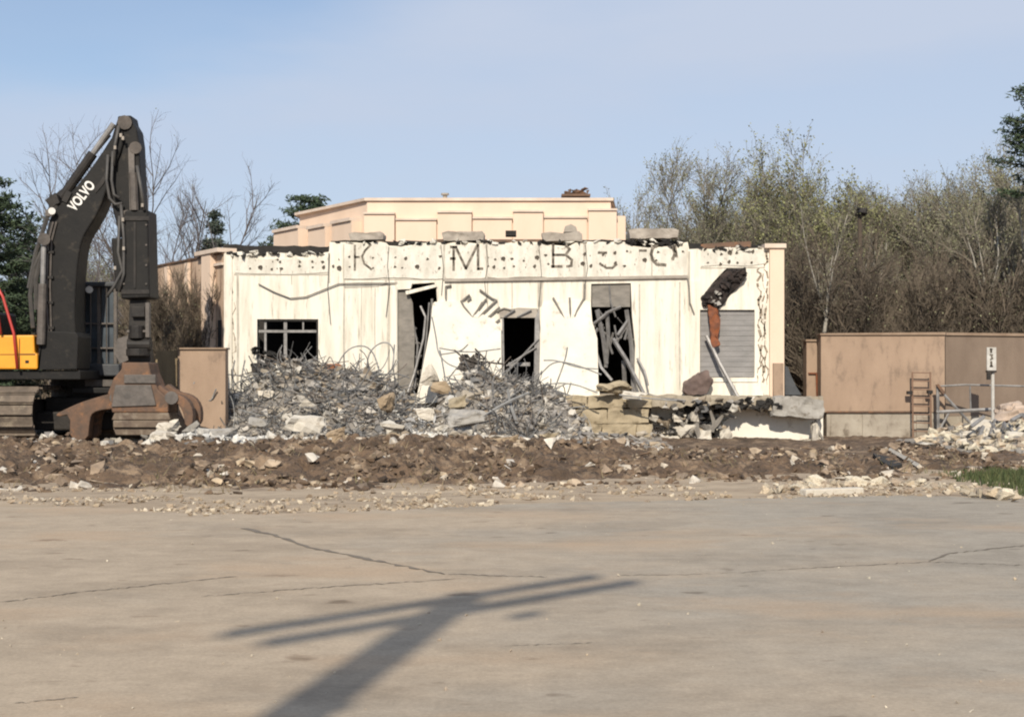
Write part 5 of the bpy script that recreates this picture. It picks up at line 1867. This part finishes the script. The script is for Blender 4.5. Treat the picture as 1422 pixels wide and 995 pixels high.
more += [(tA, 970, 58, .84, 'grey leafless tree crowding the right side of the fan shaped one'), (tC, 930, 58, .7, 'grey budding tree crowding the left side of the fan shaped one'), (tB, 1070, 62, .9, 'olive budding tree directly behind the tallest crown, left'), (tB, 1122, 63, .95, 'olive budding tree directly behind the tallest crown, right'),
         (tC, 1345, 57, .98, 'grey budding tree thickening the left side of the wide right hand one'), (tC, 1405, 59, 1.08, 'grey budding tree thickening the right side of the wide right hand one'), (tD, 1232, 54, .9, 'thin bare sapling at the front of the wood gap'), (tD, 1290, 59, 1.0, 'thin bare sapling at the foot of the wide right hand tree'), (tC, 1165, 61, .74, 'low grey budding tree behind the dark topped pole')]
for src, px, Y, s, lb in more:
    copy_tree(src, place(px, Y), r.uniform(0, 6.28), s, lb)
for k in range(17):
    px = 1085 + k * 24 + r.uniform(-8, 8)
    s = r.uniform(.75, 1.15)
    copy_tree(tE, place(px, r.uniform(41, 50)), r.uniform(0, 6.28), (s, s, s * r.uniform(.9, 1.2)), 'brown leafless thicket shrub just behind the tan walls')
# pale trunked trees
tP = make_tree('pale_tree', 'slender pale trunked tree forking behind the narrow tan wall end', 'tree', (106, 6.9, 3.3, 3, .22, 9, 6, 700, .036, .5, .075), M['pale_bark'], M['twig'], M['buds_grey'], place(1130, 39.5), .5, .95, 'pale trunked trees by the wall')
for px, Y, s, lb in ((1376, 42, 1.05, 'slender pale trunked tree rising left of the sign post'), (1410, 43, 1.1, 'slender pale trunked tree rising right of the sign post'), (1207, 44, .9, 'slender pale trunked tree behind the middle of the long tan wall')):
    copy_tree(tP, place(px, Y), r.uniform(0, 6), s, lb)
# left side
tL = make_tree('bare_tree', 'spreading dark grey leafless tree behind the excavator arm', 'tree', (107, 8.9, 1.4, 9, .85, 16, 8, 300, .026, .3, .10, .0055), M['bark_dark'], M['twig_grey'], M['buds_grey'], place(215, 46), .3, 1.13, 'leafless trees left of the building')
copy_tree(tL, place(120, 52), 2.0, 1.16, 'bare tree whose top shows left of the excavator boom')
copy_tree(tB, place(150, 58), 1.0, .62, 'low olive budding tree seen under the excavator boom', 'leafless trees left of the building')
copy_tree(tB, place(110, 60), 2.6, .66, 'low olive budding tree behind the boom foot', 'leafless trees left of the building')
copy_tree(tC, place(40, 60), 2.0, .55, 'low grey tree behind the excavator hoses', 'leafless trees left of the building')
copy_tree(tC, place(265, 56), 4.0, .6, 'low grey tree behind the left wing of the building', 'leafless trees left of the building')
for k, px in enumerate((218, 232, 246, 258)):
    copy_tree(tE, place(px, 35.6 - k * .5), k * 1.7, (.56, .56, .84), ('climbing bare shrub against the left wing, ' + ['nearest the grapple', 'second from the grapple', 'third from the grapple', 'nearest the pilaster'][k]), 'bare shrubs against the left wing')

def conifer(seed, H, R0, n_wh, mneed, base=.0, droop=-.12, pine=False):
    r = random.Random(seed)
    tr, cr = MB(), MB()
    tr.tube([(0, 0, -.2), (0.05, 0, H * .5), (0, 0, H * .97)], [H * .018, H * .012, .01], 6, cap=False)
    for i in range(n_wh):
        t = (i + r.uniform(-.3, .3)) / n_wh
        z = H * (base + (1 - base) * max(t, 0) * .98)
        Rr = R0 * ((1 - t) ** .8 if not pine else math.sin(math.pi * min(1, .25 + .75 * t) ) ** .7 * .9 + .12)
        nb = r.randint(4, 6)
        a0 = r.uniform(0, 6.28)
        for k in range(nb):
            if r.random() < .12: continue
            a = a0 + 6.283 * k / nb + r.uniform(-.3, .3)
            L = Rr * r.uniform(.6, 1.15)
            d = Vector((math.cos(a), math.sin(a), r.uniform(-.05, .3) if pine else .15))
            pts = [Vector((0, 0, z))]
            for s in range(4):
                pts.append(pts[-1] + d.normalized() * L / 4)
                d.z += droop * .4 if not pine else .08
            tr.tube(pts, [.03, .024, .018, .012, .006], 3, cap=False)
            nc = int(26 + L * 44)
            for q in range(nc):
                u = (r.random() ** .7) * 4 if not pine else 1.2 + 2.8 * r.random()
                ii = min(int(u), 3)
                p = pts[ii].lerp(pts[ii + 1], u - ii) + Vector((r.gauss(0, .10 + .05 * L), r.gauss(0, .10 + .05 * L), r.gauss(0, .07)))
                for f_ in range(3):
                    e = Vector((r.gauss(0, 1), r.gauss(0, 1), r.gauss(.2, .7))).normalized()
                    ln = r.uniform(.08, .18)
                    w_ = e.orthogonal().normalized() * ln * .22
                    cr.add([p - w_, p + w_, p + e * ln], [(0, 1, 2)])
    return tr, cr
def make_conifer(name, label, seed, H, R0, n_wh, m, loc, group='conifers behind the site', **kw):
    t = thing(name, label, 'tree', loc, 0, group)
    tr, cr = conifer(seed, H, R0, n_wh, m, **kw)
    for nm, mb_, mm in (('trunk', tr, M['bark_dark']), ('crown', cr, m)):
        o = bpy.data.objects.new(nm, mb_.mesh(nm, mm))
        COL.objects.link(o)
        o.parent = t
    return t
hz = lambda py, Y: at(0, py, Y).z
c1 = make_conifer('pine_tree', 'dark green pine at the left edge behind the excavator cab rail', 201, hz(240, 48), 2.2, 26, M['needles'], place(-12, 48), pine=True, base=.1)
c2 = make_conifer('spruce_tree', 'small grey green spruce standing behind the left wing roof', 202, hz(283, 50), 1.5, 22, M['needles_blue'], place(298, 50), base=.1)
c3 = make_conifer('pine_tree', 'dark green pine rising behind the left end of the peach storey', 203, hz(262, 55), 2.0, 24, M['needles'], place(428, 55), pine=True, base=.15)
copy_tree(c3, place(392, 57), 2, .83, 'lower dark pine left of the one behind the peach storey')
copy_tree(c1, place(38, 54), 1, .88, 'dark pine just left of the excavator boom cylinder')
copy_tree(c2, place(20, 52), 3, .78, 'small grey green spruce between the left edge pines')
c4 = make_conifer('pine_tree', 'tall dark pine cut by the right edge of the photo above the wood', 204, hz(105, 40), 1.25, 9, M['needles'], place(1443, 40), pine=True, base=.66)

# pole with a dark round head in the wood
PYY = 40.5
pt = thing('lamp_pole', 'thin brown pole with a dark round head rising out of the wood', 'pole', place(1193, PYY))
mb = MB()
mb.tube([at(1196, 600, PYY), at(1194, 300, PYY)], [.09, .06], 8)
mb.build('pole', M['bark_dark'], pt)
mb = MB()
r = random.Random(12)
for k in range(10):
    mb.chunk(at(1193 + r.uniform(-5, 5), 293 + r.uniform(-4, 6), PYY + r.uniform(-.1, .1)), r.uniform(.22, .36), r)
mb.build('head', M['dark_metal'], pt)

# far-off wood: one matted mass of stems and twigs
r = random.Random(19)
tl = MB()
for k in range(8000):
    x = r.uniform(-46, 46)
    y = r.uniform(66, 84)
    h = (8.3 + 2.0 * fbm(x * .12, 4) + r.uniform(-1.2, 1.0)) if x > 4 or x < -34 else 5.6 + 1.5 * fbm(x * .2, 5)
    b = Vector((x, y, 0))
    tip = Vector((x + r.gauss(0, .9), y, max(1.5, h * r.uniform(.45, 1))))
    mid = b.lerp(tip, .5) + Vector((r.gauss(0, .3), 0, 0))
    tl.tube([b, mid, tip], [.05, .035, .008], 3, cap=False)
    for q in range(5):
        s = mid.lerp(tip, r.random())
        e = s + Vector((r.gauss(0, .6), r.gauss(0, .3), abs(r.gauss(.5, .4))))
        tl.tube([s, e], [.018, .006], 3, cap=False)
tag(tl.build('far_wood', M['twig_brown']), 'far-off brown leafless wood that reads as one mass', 'wood', kind='stuff')

# ------------------------------------------------------------------ utility pole behind the camera (its shadow falls on the asphalt)
top_g, low_g = ground_at(650, 826), ground_at(408, 995)
hgt = 10.0
k_ = 1 / math.tan(R(SUN_EL))
sx, sy = sdir.x / math.cos(R(SUN_EL)), sdir.y / math.cos(R(SUN_EL))
tx_, by_ = top_g.x + sx * k_ * hgt, top_g.y + sy * k_ * hgt
h_low = (by_ - low_g.y) / (sy * k_)
lx_ = low_g.x + sx * k_ * h_low
lean_ = (tx_ - lx_) / (hgt - h_low)
bx_ = tx_ - lean_ * hgt
up_ = thing('utility_pole', 'leaning wooden utility pole with double crossarm whose shadow lies across the asphalt', 'utility pole', (bx_, by_, 0))
def pole_x(z): return bx_ + lean_ * z
mb = MB()
mb.tube([(bx_, by_, 0), (tx_, by_, hgt)], [.23, .15], 12)
mb.build('pole', M['wood'], up_)
gl, gr_ = ground_at(362, 880), ground_at(862, 800)
ca = (gr_ - gl).normalized()
for off in (-.2, .2):
    mb = MB()
    c = Vector((pole_x(hgt - .28), by_, hgt - .28)) + Vector((-ca.y, ca.x, 0)) * off
    for s in (-1, 1):
        pass
    mb.box(c, ((gr_ - gl).length, .12, .12), (0, 0, math.atan2(ca.y, ca.x)))
    mb.build('crossarm', M['wood'], up_)
mb = MB()
for zz, s in ((hgt - 1.6, .26), (hgt - 2.3, .32), (hgt - 2.55, .3)):
    c = Vector((pole_x(zz), by_, zz))
    mb.mark().tube([c - ca * s, c + ca * s], .05, 6)
mb.build_each('step_bolt', M['dark_metal'], up_)
mb = MB()
c = Vector((pole_x(hgt - 1), by_, hgt - 1.0)) + ca * 1.0
mb.tube([c - ca * .1, c + ca * .12], .06, 8)
mb.build('switch_gear', M['worn_metal'], up_)
